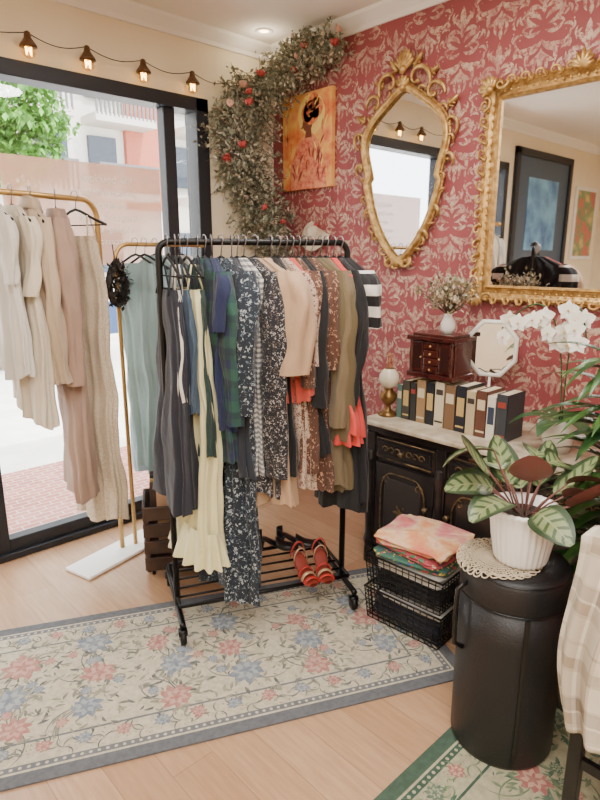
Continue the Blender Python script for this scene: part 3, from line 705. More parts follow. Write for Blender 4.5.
edge(-gw,gh+o,gw,gh+o,22,pi/2); edge(-gw,-gh-o,gw,-gh-o,22,-pi/2); edge(-gw-o,-gh,-gw-o,gh,24,pi); edge(gw+o,-gh,gw+o,gh,24,0)
for cx,cz in cor:
    an=math.atan2(cz,cx); x,z=cx*(gw+.04),cz*(gh+.04)
    for k in range(7): lobe(b,x,z,an+(k-3)*.42,.075-.008*abs(k-3),.022,-.05,.012)
    b.ell((x,-.06,z),(.016,.014,.016))
    for s_ in (1,-1): scroll(b,x+cos(an+s_*1.9)*.05,z+sin(an+s_*1.9)*.05,an+s_*1.9,.034,4.8,.009,-.045,s_)
for k in range(7): lobe(b,0,gh+.05,pi/2+(k-3)*.4,.075-.008*abs(k-3),.022,-.05,.012)
obj('carved_ornament',b,GOLD,rm)
# ------------------------------------------------------------ painting
pt=thing('canvas_painting','orange canvas painting of a woman in a headwrap','painting',(XW-.002,2.67,2.14),RW)
x=N('painted_orange'); n1=x.noise(9,5); x.col(x.ramp(n1,[(.3,lin((216,90,60))),(.42,lin((238,140,80))),(.54,lin((248,190,104))),(.64,lin((244,160,100))),(.75,lin((226,110,84)))])); x.set(Roughness=.5); PO=x.m
obj('canvas',B().box((0,-.014,0),(.41,.026,.52)),PO,pt,smooth=False)
mats=[simple('paint_skin',(130,72,56),.6),simple('paint_wrap',(220,96,70),.6,var=(240,160,96),vs=40),simple('paint_dress',(214,100,84),.6,var=(240,164,124),vs=50),simple('paint_yellow',(250,214,120),.6),simple('paint_dark',(150,70,60),.6)]
mpf=lambda a,c,z:(a,-.028-z,c)
b=B()
def poly(P,mi,z): b.add([mpf(p[0],p[1],z) for p in P],[tuple(range(len(P)))],mi)
b.disc2(.04,.14,.11,.0002,3,24,mpf)
poly([(-.13,-.26),(.17,-.26),(.15,-.12),(.10,-.01),(.05,.04),(-.01,.03),(-.08,-.02),(-.13,-.12)],2,.0004)
poly([(-.01,.02),(.045,.02),(.04,.07),(.0,.07)],0,.0006)
b.disc2(.01,.095,.042,.0008,0,18,mpf); poly([(-.03,.09),(-.047,.075),(-.03,.07)],0,.0008)
for (xx,zz,rr) in ((.04,.15,.065),(.08,.17,.055),(.06,.205,.045),(.01,.15,.05)): b.disc2(xx,zz,rr,.0011,1,20,mpf)
for i in range(26):
    b.leaf2(rnd.uniform(-.12,.14),rnd.uniform(-.24,-.02),rnd.uniform(-.5,.5),.06,.012,rnd.uniform(-1,1),.0009,rnd.choice((1,3,4)),5,1,mpf)
for i in range(12): b.leaf2(rnd.uniform(0,.09),rnd.uniform(.12,.2),rnd.uniform(-1.5,1.5),.05,.008,1,.0014,rnd.choice((3,2,1)),5,1,mpf)
for i in range(16): b.leaf2(rnd.choice((-1,1))*rnd.uniform(.12,.18),rnd.uniform(-.24,.16),rnd.uniform(-.3,.3),.08,.014,.6,.0003,rnd.choice((1,2,3)),5,1,mpf)
obj('painted_figure',b,mats,pt,smooth=False)
# ------------------------------------------------------------ garland
gl=thing('dried_flower_garland','dusty dried foliage garland with red roses','garland',(0,0,0))
LFM=[simple('dried_leaf',(166,162,142),.8,var=(126,126,104),vs=20),simple('dried_sage',(138,144,122),.8),simple('dried_beige',(198,188,166),.8),simple('twig',(98,84,66),.9)]
path=[(Vector((2.48,2.40,2.58)),.06),(Vector((2.46,2.52,2.61)),.11),(Vector((2.45,2.68,2.57)),.11),(Vector((2.42,2.84,2.48)),.12),(Vector((2.30,2.90,2.40)),.17),(Vector((2.20,2.91,2.28)),.19),(Vector((2.22,2.90,2.08)),.18),(Vector((2.31,2.89,1.88)),.16),(Vector((2.40,2.87,1.70)),.14),(Vector((2.45,2.85,1.52)),.08)]
def pp(t):
    k=t*(len(path)-1); i=min(int(k),len(path)-2); f=k-i
    return path[i][0].lerp(path[i+1][0],f), path[i][1]*(1-f)+path[i+1][1]*f
b=B()
def clampw(p): return Vector((min(p.x,XW-.015),min(p.y,YW-.02),min(p.z,ZC-.02)))
for i in range(1250):
    t=rnd.random()**.8; c,r=pp(t); d=Vector((rnd.gauss(0,1),rnd.gauss(0,1),rnd.gauss(-.4,1))).normalized()
    R_=r*rnd.choice((.5,.7,.9,1.1,1.4))
    p0=c+d*r*.15; p1=clampw(c+d*R_+Vector((0,0,-.25*R_))); b.tube([p0,(p0+p1)/2+Vector((0,0,.012)),p1],.0014,4,3)
    for k in range(13):
        q=p0.lerp(p1,rnd.uniform(.25,1.05)); q=clampw(q+Vector((rnd.gauss(0,.010),rnd.gauss(0,.010),rnd.gauss(0,.010))))
        b.leaf(q,(rnd.gauss(0,1),rnd.gauss(0,1),rnd.gauss(-.5,1)),(rnd.random(),rnd.random(),1),rnd.uniform(.017,.036),rnd.uniform(.010,.019),.6,2,rnd.choice((0,0,1,1,2)))
obj('foliage',b,LFM,gl)
ROSE=simple('dried_red_rose',(166,50,52),.6,var=(192,84,78),vs=60); PKR=simple('dusty_pink_rose',(206,160,140),.7)
def rose(parent,p,r,mat):
    b=B(); p=Vector(p)
    for k in range(14):
        a=k*2.4; rr=r*(.25+.75*k/14); d=Vector((cos(a)*rr,sin(a)*rr,0))
        b.leaf((d.x*.4,d.y*.4,-r*.3),(d.x,d.y,r*(1.2-.6*k/14)),(-d.x,-d.y,r),r*1.25,r*1.1,.7,4)
    return obj('rose',b,mat,parent,p,(rnd.uniform(-.3,1.3),rnd.uniform(-.6,.3),rnd.random()*6),solid=.001)
for i in range(16):
    t=(i+.5)/16; c,r=pp(t); d=Vector((-.6,-.9,rnd.uniform(-.6,.6))).normalized(); side=Vector((rnd.uniform(-1,1)*.6,-rnd.uniform(-1,1)*.6,0))*r
    rose(gl,clampw(c+d*r*.9+side-Vector((.02,.02,0))),rnd.uniform(.018,.030),ROSE if i%3 else PKR)
ht=thing('cream_flower_hat','small cream felt hat with flowers on the wallpapered wall','hat',(XW-.02,2.60,1.615),(0,-1.15,.2),scale=.72)
FELT=simple('cream_felt',(206,192,170),.9)
obj('hat_brim',B().grid(lambda u,v:((.06+.08*v)*cos(2*pi*u),(.06+.08*v)*sin(2*pi*u),.012*sin(4*pi*u)*v),36,4,True,False),FELT,ht,solid=.003)
obj('hat_crown',B().lathe([(.062,0),(.06,.05),(.05,.075),(.02,.085),(.002,.083)],24,cap=False),FELT,ht)
for i in range(8): rose(ht,(.07*cos(i*.6),.07*sin(i*.6),.02),.026,simple('cream_rose',(236,222,204),.7) if i%2 else ROSE)

# ------------------------------------------------------------ cabinet
CB=simple('black_lacquer_wood',(26,23,24),.3,var=(38,32,30),vs=10); CBG=simple('worn_gilt_trim',(140,114,76),.45,.5,var=(54,44,34),vs=30)
CBT=simple('distressed_cream_top',(210,198,176),.45,var=(170,154,130),vs=14,bump=.1)
CL=1.62; y1=1.76; cab=thing('black_sideboard','black lacquered antique sideboard with carved drawers and doors','sideboard',(2.07,y1,0),RW)
b=B(); b.box((CL/2,.255,.385),(CL-.04,.46,.62)); b.box((CL/2,.25,.045),(CL,.48,.09)); b.box((CL/2,.25,.705),(CL,.485,.03))
for k in range(5):
    xx=.03+k*(CL-.06)/4; b.box((xx,.03,.39),(.05,.05,.60)); b.lathe([(.018,.1),(.026,.14),(.016,.18),(.024,.35),(.016,.5),(.026,.56),(.018,.6)],12,(xx,.006,0))
obj('body',b,CB,cab,smooth=False,bevel=.004)
obj('cabinet_top',B().box((CL/2,.235,.738),(CL+.05,.52,.022)),CBT,cab,smooth=False,bevel=.006)
pw=(CL-.06)/4
for k in range(4):
    x0=.03+k*pw+.03; w_=pw-.06; cx=x0+w_/2
    dr=obj('drawer',B().box((cx,.018,.625),(w_,.02,.10)).box((cx,.006,.625),(w_-.04,.012,.06)),CB,cab,smooth=False,bevel=.004)
    b=B(); 
    for s_ in (1,-1):
        for i in range(3): 
            b.tube([(cx+s_*(.03+.035*i+.018*cos(a)*(1-a/9)),-.002,.625+.018*sin(a)*(1-a/9)) for a in [q*.5 for q in range(12)]],.0028,5)
    b.tube([(cx-w_/2+.01,.006,.578),(cx+w_/2-.01,.006,.578),(cx+w_/2-.01,.006,.672),(cx-w_/2+.01,.006,.672)],.003,5,closed=True)
    obj('carved_trim',b,CBG,dr); obj('knob',B().lathe([(.006,0),(.008,.012),(.014,.02),(.012,.028),(.002,.03)],14),CBG,dr,(cx,.0,.625),(pi/2,0,0))
    do=obj('door',B().box((cx,.018,.335),(w_,.02,.43)),CB,cab,smooth=False,bevel=.004)
    obj('door_panel',B().box((cx,.006,.335),(w_-.12,.012,.30)),simple('panel_dark',(44,38,36),.35),do,smooth=False,bevel=.01)
    b=B(); hw_=w_/2-.045; 
    pts=[]
    for i in range(48):
        a=2*pi*i/48; sx_=abs(cos(a))**.35*(1 if cos(a)>0 else -1); sz_=abs(sin(a))**.35*(1 if sin(a)>0 else -1); pts.append((cx+hw_*sx_*(1+.04*cos(4*a)),.002,.335+.175*sz_*(1+.03*cos(4*a))))
    b.tube(pts,.0035,6,closed=True)
    for s_ in (1,-1):
        for t_ in (1,-1):
            b.tube([(cx+s_*(hw_-.03+.022*cos(a)*(1-a/9)),.002,.335+t_*(.14+.022*sin(a)*(1-a/9))) for a in [q*.5 for q in range(12)]],.003,5)
    for i in range(6):
        a=i*pi/3; b.leaf((cx,-.001,.335),(cos(a),0,sin(a)),(0,-1,0),.045,.016,.3,3)
    obj('carved_scroll',b,CBG,do)
    obj('knob',B().lathe([(.006,0),(.008,.012),(.014,.02),(.012,.028),(.002,.03)],14),CBG,do,(cx+(w_/2-.025)*(1 if k%2==0 else -1),.005,.40),(pi/2,0,0))
TOP=.7495
# ------------------------------------------------------------ books
bc=[((84,110,104),.03,.16),((66,60,50),.042,.185),((44,46,44),.035,.18),((150,120,84),.05,.20),((30,32,38),.045,.195),((204,192,162),.05,.205),((120,92,66),.055,.20),((34,36,44),.05,.205),((186,168,134),.045,.19),((96,60,46),.05,.20),((214,206,190),.04,.185),((56,60,66),.05,.20)]
yy=1.675; PAGE=simple('page_edges',(220,206,176),.8)
for i,(c,t,h) in enumerate(bc):
    d=.145
    bk=thing('book','%s hardback book standing in a row on the sideboard'%('dark' if sum(c)<260 else 'pale' if sum(c)>480 else 'brown'),'book',(2.19,yy-t/2,TOP),(0,0,-pi/2),'books on the sideboard')
    b=B(); b.box((0,.002,h/2),(t,.004,h)); 
    for s_ in (1,-1): b.box((s_*(t/2-.0015),d/2,h/2),(.003,d,h))
    obj('cover',b,simple('book_cover',c,.5),bk,smooth=False,bevel=.001)
    obj('pages',B().box((0,d/2,h/2),(t-.006,d-.008,h-.008)),PAGE,bk,smooth=False)
    lc=((206,192,160),(190,160,100),(150,60,50))[i%3] if sum(c)<400 else ((90,60,40),(50,60,80),(60,50,46))[i%3]
    lm=simple('label_foil',lc,.5)
    obj('spine_label',B().box((0,-.0008,h*(.70,.55,.78)[i%3]),(t*.7,.0012,h*(.22,.4,.12)[i%3])),lm,bk,smooth=False)
    if i%2: obj('spine_band',B().box((0,-.0008,h*.12),(t*.8,.0012,h*.04)),lm,bk,smooth=False)
    yy-=t+.0015
# ------------------------------------------------------------ jewellery box
MAH=simple('mahogany',(80,36,28),.22,var=(56,22,20),vs=16); MAH.node_tree.nodes['Principled BSDF'].inputs['Coat Weight'].default_value=.4
jb=thing('jewellery_box','glossy mahogany jewellery box with glazed doors','jewellery box',(2.18,1.61,.963),RW)
b=B(); W_,D_,H_=.235,.15,.19
b.box((W_/2,D_/2,.012),(W_+.015,D_+.01,.024)); b.box((W_/2,D_/2,H_-.012),(W_+.02,D_+.015,.02)); b.box((W_/2,D_/2,H_+.002),(W_-.02,D_-.02,.014)); b.box((W_/2,D_/2+.01,H_/2),(W_-.006,D_-.02,H_-.03))
for xx in (.012,W_-.012): b.lathe([(.009,.02),(.006,.04),(.01,.1),(.006,.15),(.009,.17)],10,(xx,.004,0))
obj('box_body',b,MAH,jb,smooth=False,bevel=.004)
for xx in (.046,W_-.046): 
    d_=obj('box_door',B().box((xx,.006,H_/2),(.058,.012,.135)),MAH,jb,smooth=False,bevel=.003)
    obj('door_glass',B().box((xx,-.001,H_/2),(.038,.002,.105)),simple('dark_glass',(50,30,26),.05),d_,smooth=False)
    obj('knob',B().ell((xx+(.023 if xx<.1 else -.023),-.006,H_/2),(.004,.004,.004)),BRASS,d_)
for k in range(4):
    d_=obj('box_drawer',B().box((W_/2,.005,.042+k*.035),(.076,.012,.031)),MAH,jb,smooth=False,bevel=.003)
    obj('knob',B().ell((W_/2,-.006,.042+k*.035),(.005,.005,.005)),BRASS,d_)
vz=.963+H_+.009
vs_=thing('dried_flower_vase','small cream vase of dried flowers on the jewellery box','vase',(2.26,1.465,vz))
obj('vase',B().lathe([(.02,0),(.03,.02),(.032,.045),(.02,.07),(.016,.08),(.021,.088)],20),WHITE,vs_)
b=B()
for i in range(90):
    d=Vector((rnd.gauss(0,.6),rnd.gauss(0,.6),1)).normalized(); L_=rnd.uniform(.07,.18); p=Vector((0,0,.08)); e=p+d*L_; b.tube([p,e],.0012,4,3)
    for k in range(9): b.leaf(e+Vector((rnd.gauss(0,.012),rnd.gauss(0,.012),rnd.gauss(0,.012))),(rnd.gauss(0,1),rnd.gauss(0,1),rnd.gauss(0,1)),(0,0,1),.022,.013,.5,2,rnd.choice((0,1,2,2)))
obj('dried_stems',b,[LFM[0],simple('dry_grass',(140,132,92),.8),simple('dry_pink',(196,176,150),.8),LFM[3]],vs_)
for i in range(5): rose(vs_,(rnd.uniform(-.05,.02),rnd.uniform(-.06,.06),rnd.uniform(.12,.17)),.02,simple('cream_flower',(232,220,200),.7))
ol=thing('oil_lamp','antique brass oil lamp with milky glass globe','lamp',(2.19,1.725,TOP))
obj('lamp_base',B().lathe([(.048,0),(.05,.008),(.03,.018),(.014,.03),(.012,.05),(.03,.065),(.042,.085),(.04,.105),(.022,.12),(.02,.135),(.03,.14)],24),simple('aged_brass',(130,98,56),.35,.8),ol)
obj('glass_globe',B().lathe([(.022,.135),(.04,.15),(.05,.175),(.046,.2),(.03,.222),(.024,.228)],24,cap=False),simple('milk_glass',(226,214,190),.2),ol)
obj('glass_chimney',B().lathe([(.018,.22),(.016,.26),(.017,.30)],18,cap=False),BGLASS,ol)
vm=thing('vanity_mirror','small octagonal white framed vanity mirror on a slim stand','mirror',(2.44,1.345,TOP),(0,0,-pi/2+.42))
obj('stand',B().lathe([(.06,0),(.06,.008),(.01,.016),(.006,.03),(.006,.22)],20),WHITE,vm)
b=B(); pts=[(.112*cos(a),0,.34+.130*sin(a)) for a in [2*pi*(i+.5)/8 for i in range(8)]]; b.tube(pts,.011,8,closed=True); obj('mirror_frame',b,WHITE,vm)
b=B(); b.add([(p[0]*.97,-.003,.34+(p[2]-.34)*.97) for p in pts],[tuple(range(8))]); obj('mirror_glass',b,MIRR,vm,smooth=False)

# ------------------------------------------------------------ orchid
oc=thing('white_orchid','white orchid in a glossy white pot on the sideboard','orchid',(2.25,.93,TOP))
obj('pot',B().lathe([(.045,0),(.06,.06),(.07,.13),(.072,.14),(.064,.14),(.06,.12)],28,ribs=14,ra=.015),WHITE,oc)
OLF=simple('orchid_leaf',(50,84,46),.35)
for i in range(6): a=i*1.05; obj('leaf',B().leaf((0,0,.12),(cos(a),sin(a),.7),(0,0,1),.2,.07,-1.3,7,0,.2),OLF,oc)
PET=N('orchid_petal'); PET.col(lin((248,243,232))); PET.set(Roughness=.5); PET.p.inputs['Subsurface Weight'].default_value=.1; PET=PET.m
YC=simple('orchid_lip',(226,190,90),.5)
for s_ in (0,1):
    e=Vector((-.06-.1*s_,.20-.40*s_*.75,.0)); pts=[]
    for i in range(14):
        t=i/13; pts.append((e.x*t**1.5+.02*s_,e.y*t**2*1.2,.12+.45*sin(t*pi*.72)))
    obj('stem',B().tube(pts,.003,6),OLF,oc)
    for k in range(9):
        i=5+k; p=Vector(pts[min(i,13)])+Vector((-.02+rnd.uniform(-.02,.01),rnd.uniform(-.03,.03),-.02+rnd.uniform(-.04,.015)))
        b=B(); nrm=Vector((-1,rnd.uniform(-.4,.3),rnd.uniform(-.2,.2))).normalized()
        up=Vector((0,0,1)); sd=nrm.cross(up).normalized(); up=sd.cross(nrm)
        for j in range(5):
            a=pi/2+j*2*pi/5; d=(sd*cos(a)+up*sin(a)); big=j in(1,4)
            b.leaf(p,d+nrm*.15,nrm,.038,.040 if big else .026,-.3,5,0,.1,.8)
        b.leaf(p+nrm*.004,-up*.6+nrm,nrm,.018,.012,.8,3,1); b.ell(p+nrm*.004,(.004,.004,.004),None,6,4,1)
        obj('flower',b,[PET,YC],oc)
# ------------------------------------------------------------ dracaena
pl=thing('dracaena_plant','tall dark green house plant with long arching leaves','plant',(1.885,.605,0.009))
obj('pot',B().lathe([(.10,0),(.125,.2),(.14,.28),(.145,.3),(.13,.3),(.125,.26)],28),simple('grey_pot',(90,86,80),.6),pl)
b=B(); b.tube([(0,0,.25),(.02,-.01,.6),(.01,-.02,1.16)],[.018,.015,.010],8); obj('stem',b,simple('plant_stem',(96,84,56),.8),pl)
x=N('dracaena_leaf'); x.col(x.mix(x.ramp(x.noise(14,3),[(.35,0.),(.7,1.)]),lin((30,60,30)),lin((70,108,44)))); x.set(Roughness=.35); DL=x.m
b=B()
for i in range(170):
    a=i*2.4; h=.50+.70*(i/170)+rnd.uniform(-.03,.03); e=rnd.uniform(.2,1.6)
    d=Vector((cos(a),sin(a),e)); L_=rnd.uniform(.25,.35)
    if d.x>0.2: L_*=.5
    if d.x<-.2 and d.y>.2: L_*=.85
    b.leaf((.01,-.02,h),d,(0,0,1),L_,rnd.uniform(.034,.05),-1.2,9,0,.25,.8)
obj('foliage',b,DL,pl)
# ------------------------------------------------------------ round case + doily + calathea
cy=thing('black_cylinder_case','tall black leather cylindrical case with lid and side handle','storage case',(1.555,.725,0.009))
R0=.154; LEA=simple('black_leatherette',(25,25,27),.48,bump=.35,bs=160,bd=.003)
obj('case_body',B().lathe([(R0*.96,0),(R0,.014),(R0*1.008,.2),(R0,.40),(R0,.515)],64),LEA,cy)
obj('case_lid',B().lathe([(R0,.515),(R0+.003,.522),(R0+.003,.592),(R0-.004,.610),(R0-.02,.617),(R0*.6,.618),(.002,.618)],64),LEA,cy)
for z in (.516,.604):
    b=B(); rr=R0+.002 if z<.6 else R0-.001; b.tube([(rr*cos(2*pi*i/64),rr*sin(2*pi*i/64),z) for i in range(64)],.0028,6,closed=True); obj('piping',b,BLKL,cy)
b=B(); a=math.radians(150); b.tube([((R0+.0)*cos(a),(R0+.0)*sin(a),.56),((R0+.030)*cos(a),(R0+.030)*sin(a),.54),((R0+.034)*cos(a),(R0+.034)*sin(a),.45),((R0+.030)*cos(a),(R0+.030)*sin(a),.36),((R0+.0)*cos(a),(R0+.0)*sin(a),.34)],.008,8,flat=.6)
obj('side_handle',b,BLKL,cy)
b=B(); a=math.radians(222); b.box(((R0+.003)*cos(a),(R0+.003)*sin(a),.27),(.014,.006,.48),0,Matrix.Rotation(a-pi/2,3,'Z')); obj('seam_strip',b,BLKL,cy,smooth=False,bevel=.002)
dz=.009+.6185
dy=B()
def drape(r,a):
    rr=min(r,R0+.004+.012*(r>R0)); z=dz+.003-(max(0,r-R0-.002)) ; return Vector((rr*cos(a),rr*sin(a),z))
cx_,cy_=-.045,.035
def dpt(r,a):
    q=Vector((cx_+r*cos(a),cy_+r*sin(a),0)); R_=q.length; an=math.atan2(q.y,q.x); return drape(R_,an)
for k in range(1,11):
    r=.0110*k; dy.tube([dpt(r*(1+.05*cos(24*a)*(k>6)),a) for a in [2*pi*i/96 for i in range(96)]],.0020,5,closed=True)
for i in range(60):
    a=2*pi*i/60; dy.tube([dpt(.01+.0110*k,a+.05*(k%2)) for k in range(10)],.0018,4)
for i in range(30):
    a=2*pi*i/30; dy.tube([dpt(.112+.010*sin(q),a+.10*cos(q)) for q in [2*pi*j/12 for j in range(12)]],.0020,5,closed=True)
obj('crochet_doily',dy,simple('cream_crochet',(208,192,164),.9),None,(1.555,.725,0),label='cream crochet lace doily on top of the black case',cat='doily')
pz=dz+.008; ca=thing('calathea_plant','patterned prayer plant in a white ribbed ceramic pot','plant',(1.545,.71,pz))
prof=[(.070,0),(.075,.01),(.085,.07),(.091,.12),(.094,.15),(.100,.158),(.100,.168),(.092,.168),(.086,.145)]
obj('ribbed_pot',B().lathe(prof,150,ribs=30,ra=.022),simple('bright_white_ceramic',(250,248,244),.25),ca)
obj('soil',B().lathe([(.087,.144),(.002,.148)],24),simple('soil',(50,36,28),.95),ca)
x=N('calathea_leaf'); uvn=x.n('ShaderNodeSeparateXYZ'); x.l(x.tc.outputs['UV'],uvn.inputs[0])
au=x.math('ABSOLUTE',x.math('SUBTRACT',uvn.outputs[0],.5)); 
st=x.math('SINE',x.math('MULTIPLY',x.math('SUBTRACT',uvn.outputs[1],x.math('MULTIPLY',au,.45)),34.))
band=x.math('MULTIPLY',x.ramp(st,[(.30,0.),(.6,1.)]),x.math('LESS_THAN',au,.32))
c1=x.mix(band,lin((128,142,96)),lin((66,86,50)))
c1=x.mix(x.ramp(au,[(.28,0.),(.36,1.)]),c1,lin((46,66,38))); c1=x.mix(x.math('LESS_THAN',au,.025),c1,lin((146,150,106)))
geo=x.n('ShaderNodeNewGeometry')
c1=x.mix(geo.outputs['Backfacing'],lin((112,64,60)),c1)
x.col(c1); x.set(Roughness=.4); CAL=x.m
STM=simple('calathea_stem',(110,70,62),.6)
for i in range(17):
    a=i*2.4+.3; el=rnd.uniform(.4,1.4) if i>6 else rnd.uniform(1.0,2.6); L1=rnd.uniform(.06,.14) if i>6 else rnd.uniform(.13,.20)
    d=Vector((cos(a),sin(a),el)).normalized(); p0=Vector((cos(a)*.02,sin(a)*.02,.14)); p1=p0+d*L1
    d2=Vector((cos(a),sin(a),rnd.uniform(.1,.8))).normalized()
    flip=-1 if i%3==1 else 1
    obj('leaf',B().leaf(p1,d2 if flip>0 else Vector((cos(a)*.8,sin(a)*.8,.5)),Vector((rnd.uniform(-.5,.5),rnd.uniform(-.5,.5),1)),rnd.uniform(.135,.165),rnd.uniform(.10,.125),-1.1 if flip>0 else .5,9,0,.18,.8,.65).tube([p0,(p0+p1)/2+Vector((0,0,.006)),p1],.0028,6,1),[CAL,STM],ca)
# ------------------------------------------------------------ baskets
def basket(loc,rz,w_,d_,h_,lab):
    T=thing('wire_basket',lab,'basket',loc,(0,0,rz),'stacked wire baskets'); b=B(); r=.0022
    def ring(z,rad=.0022,k=1.0): b.tube([(-w_/2*k,-d_/2*k,z),(w_/2*k,-d_/2*k,z),(w_/2*k,d_/2*k,z),(-w_/2*k,d_/2*k,z)],rad,6,closed=True)
    for i in range(7): ring(.004+h_*i/7,r,.93+.07*i/7)
    for i in range(15):
        t=-1+2*i/14
        for s_ in (-1,1): b.tube([(t*w_/2*.93,s_*d_/2*.93,.004),(t*w_/2,s_*d_/2,h_)],r,5)
        b.tube([(t*w_/2*.93,-d_/2*.93,.004),(t*w_/2*.93,d_/2*.93,.004)],r,5)
    for i in range(13):
        t=-1+2*i/12
        for s_ in (-1,1): b.tube([(s_*w_/2*.93,t*d_/2*.93,.004),(s_*w_/2,t*d_/2,h_)],r,5)
    obj('wire_mesh',b,BLACKM,T)
    b=B(); ring(h_,.005); obj('rim',b,BLACKM,T)
bx,by=1.875,1.27; brz=math.radians(4)
basket((bx,by,.009),brz,.30,.36,.145,'lower black wire basket filled with folded clothes')
basket((bx,by,.158),brz,.30,.36,.145,'upper black wire basket filled with folded scarves')
def folded(name,lab,loc,rz,w_,d_,h_,mat,seed,grp,nl=3,ir=.008):
    b=B()
    for L_ in range(nl):
        z0=h_*L_/nl; hh=h_/nl*1.02; ox=noise.noise(Vector((seed,L_*1.7,0)))*.035; oy=noise.noise(Vector((seed+5,L_*1.7,3)))*.035; kk=1+.08*noise.noise(Vector((seed,L_*2.3,9)))
        def fn(u,v):
            a=2*pi*u
            sx=abs(cos(a))**.25*(1 if cos(a)>0 else -1); sy=abs(sin(a))**.25*(1 if sin(a)>0 else -1)
            e=.93+.07*sin(pi*v)
            if v in (0,1): e=0
            wob=1+.07*noise.noise(Vector((a*1.5,seed,L_)))
            X=w_/2*sx*e*kk*wob+ox; Y=d_/2*sy*e*kk*wob+oy
            return (X,Y,z0+hh*v+ir*noise.noise(Vector((X*14+seed,Y*14,L_*3)))+ir*.8*noise.noise(Vector((X*30,Y*30+seed,1))))
        b.grid(fn,56,8,True,False)
    return obj(name,b,mat,None,loc,(0,0,rz),label=lab,cat='folded clothing',group=grp)
TD=N('tie_dye'); n1=TD.noise(9,3); TD.col(TD.ramp(n1,[(.3,lin((224,112,104))),(.42,lin((230,166,112))),(.52,lin((234,198,160))),(.62,lin((224,138,138))),(.75,lin((212,100,88)))])); TD.set(Roughness=.85); TD.bump(TD.noise(12,4),.5,.01); TD=TD.m
MUL=cloth('multicolour_print',(70,120,100),pat='floral',cols=((220,90,80),(240,210,90),(60,90,160)),scale=35)
folded('folded_garment','pile of pale and dark garments inside the lower basket',(bx,by,.020),brz,.25,.31,.09,NAVY,1,'folded garments in baskets')
folded('folded_garment','white folded garment inside the lower basket',(bx-.01,by-.02,.118),brz,.23,.29,.025,WHT,2,'folded garments in baskets')
folded('folded_garment','dark folded garment inside the upper basket',(bx,by,.170),brz,.25,.31,.07,BLK,3,'folded garments in baskets')
folded('folded_garment','white folded garment inside the upper basket',(bx,by,.244),brz,.25,.31,.05,WHT,4,'folded garments in baskets')
folded('folded_scarf','multicoloured folded scarf on the basket pile',(bx+.005,by+.005,.306),brz+.10,.28,.33,.028,MUL,5,'folded garments in baskets',2)
folded('folded_scarf','green and red printed folded scarf on the basket pile',(bx,by,.339),brz-.10,.27,.32,.026,cloth('scarf_print',(200,90,100),pat='floral',cols=((80,150,110),(240,220,190)),scale=30),6,'folded garments in baskets',2)
folded('folded_scarf','pink and orange tie-dye scarf folded on top of the baskets',(bx,by,.370),brz+.06,.27,.32,.035,TD,7,'folded garments in baskets',2,.014)
# ------------------------------------------------------------ chair + blanket
chx=1.41; chy=.245; ch=thing('black_chair','black painted wooden chair beneath the plaid blanket','chair',(chx,chy,0.009))
for yy_ in (-.20,.20): obj('back_post',B().box((0,yy_,.41),(.035,.035,.82)),CB,ch,smooth=False,bevel=.004)
obj('top_rail',B().box((0,0,.795),(.03,.38,.07)),CB,ch,smooth=False,bevel=.006)
obj('seat',B().box((.17,0,.45),(.36,.40,.035)),CB,ch,smooth=False,bevel=.008)
for yy_ in (-.18,.18): obj('leg',B().box((.33,yy_,.22),(.034,.034,.44)),CB,ch,smooth=False,bevel=.004)
obj('stretcher',B().box((0,0,.2),(.02,.38,.03)),CB,ch,smooth=False,bevel=.003)
for yy_ in (-.19,.19): obj('stretcher',B().box((.17,yy_,.25),(.34,.02,.03)),CB,ch,smooth=False,bevel=.003)
obj('back_slat',B().box((0,0,.38),(.02,.38,.05)),CB,ch,smooth=False,bevel=.003)
x=N('cream_plaid_wool'); uvn=x.n('ShaderNodeSeparateXYZ'); x.l(x.tc.outputs['UV'],uvn.inputs[0])
cc=lin((218,208,188))
for k,(fr_,th_,cl) in enumerate(((22,.82,(150,132,110)),(44,.93,(168,152,130)),(11,.94,(126,110,94)))):
    a=x.math('GREATER_THAN',x.math('SINE',x.math('MULTIPLY',uvn.outputs[0],float(fr_))),th_); b_=x.math('GREATER_THAN',x.math('SINE',x.math('MULTIPLY',uvn.outputs[1],fr_*1.9)),th_)
    cc=x.mix(x.math('MULTIPLY',x.math('ADD',a,b_),.45),cc,lin(cl))
x.col(cc); x.set(Roughness=.95); x.bump(x.noise(300,2),.3,.003); PLW=x.m
def bf(u,v):
    yy_=.255-.56*u; s_=v
    f=.026*sin(u*19+1)+.016*sin(u*37+2)+.012*sin(u*61+v*3)
    if s_<.5: z=.832-(.5-s_)*.93; xx=-.050-.03*min(1,(.5-s_)*6)+f*min(1,(.5-s_)*5)
    elif s_<.56: z=.842; xx=-.050+(s_-.5)*1.6
    else: z=.832-(s_-.56)*.7; xx=.05-f*.5
    k=(.5-s_)*2 if s_<.5 else 0
    q=noise.noise(Vector((u*5,v*4,2)))*.02*k
    return (xx+q,yy_+.02*sin(v*9+u*3)-.02*k*(1-u),z-.03*sin(u*9)*k+.006*sin(u*25)*(1-k))
obj('plaid_blanket',B().grid(bf,90,80),PLW,None,(chx,chy,0.012),solid=.005,label='cream and tan plaid wool blanket over the chair back',cat='blanket')
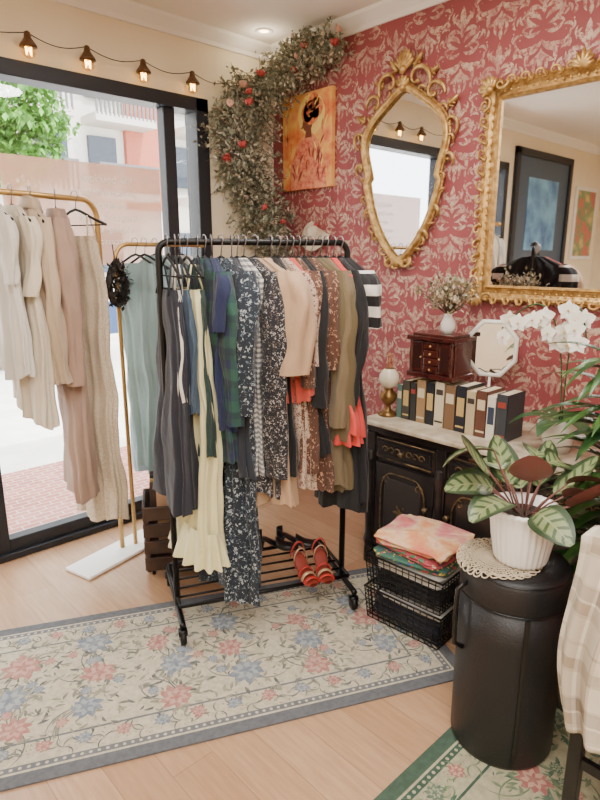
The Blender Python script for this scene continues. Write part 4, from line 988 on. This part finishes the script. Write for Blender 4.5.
# ------------------------------------------------------------ framed pictures on the window wall
fp=thing('framed_poster','large dark framed blue poster on the cream wall','picture',(-1.10,YW-.001,1.85))
b=B(); 
for (x_,z_,w_,h_) in ((0,.62,1.24,.07),(0,-.62,1.24,.07),(-.585,0,.07,1.31),(.585,0,.07,1.31)): b.box((x_,-.02,z_),(w_,.035,h_))
obj('poster_frame',b,FRAME,fp,smooth=False,bevel=.004)
obj('poster_sheet',B().box((0,-.012,0),(1.12,.01,1.2)),simple('poster_mat',(66,84,104),.4),fp,smooth=False)
obj('poster_art',B().box((0,-.019,.05),(.66,.006,.7)),simple('poster_paint',(130,190,224),.4,var=(60,104,160),vs=4),fp,smooth=False)
fp=thing('abstract_picture','small colourful abstract picture on the cream wall','picture',(-2.18,YW-.001,1.85))
x=N('abstract_paint'); x.col(x.ramp(x.noise(5,3),[(.35,lin((230,190,120))),(.48,lin((110,150,110))),(.6,lin((214,110,90))),(.7,lin((80,110,150)))])); x.set(Roughness=.6)
obj('picture_frame',B().box((0,-.012,0),(.56,.024,.8)),WHITE,fp,smooth=False,bevel=.004); obj('picture_sheet',B().box((0,-.026,0),(.48,.004,.72)),x.m,fp,smooth=False)

# ------------------------------------------------------------ light
wd=bpy.data.worlds.new('World'); S.world=wd; wd.use_nodes=True; bg_=wd.node_tree.nodes['Background']; bg_.inputs[0].default_value=(.93,.965,1,1); bg_.inputs[1].default_value=8.5
def lamp(t,name,loc,rot,e,c,**k):
    l=bpy.data.lights.new(name,t); l.energy=e; l.color=c
    for a,v in k.items(): setattr(l,a,v)
    o=bpy.data.objects.new(name,l); COL.objects.link(o); o.location=loc; o.rotation_euler=rot; return o
lamp('SUN','sun',(0,0,10),(math.radians(34),math.radians(12),0),9.5,(1,.98,.94),angle=.01)
lamp('AREA','ceiling_fill_light',(.2,.2,2.6),(0,0,0),78,(1,.97,.93),shape='RECTANGLE',size=1.6,size_y=1.6)  # added fill to brighten the interior, no panel fixture here
lamp('AREA','ceiling_fill_light',(-1.2,-1.2,2.6),(0,0,0),88,(1,.97,.94),shape='RECTANGLE',size=1.8,size_y=1.8)  # second added fill, behind the camera, no fixture
lamp('AREA','overhead_fill_light',(1.5,1.3,2.62),(0,0,0),24,(1,.95,.88),shape='DISK',size=.4)  # small warm fill added above the rack and sideboard, no fixture
lamp('POINT','downlight_glow',(2.34,2.80,2.62),(0,0,0),1.2,(1,.85,.65),shadow_soft_size=.04)
# ------------------------------------------------------------ camera
th=math.radians(13.8); yaw=math.radians(43)
cam=bpy.data.objects.new('camera',bpy.data.cameras.new('camera')); COL.objects.link(cam); S.camera=cam
cam.location=(0,0,1.5); cam.rotation_euler=(pi/2-th,0,-yaw); cam.data.sensor_fit='HORIZONTAL'; cam.data.sensor_width=36; cam.data.lens=36*590/600; cam.data.clip_start=.02
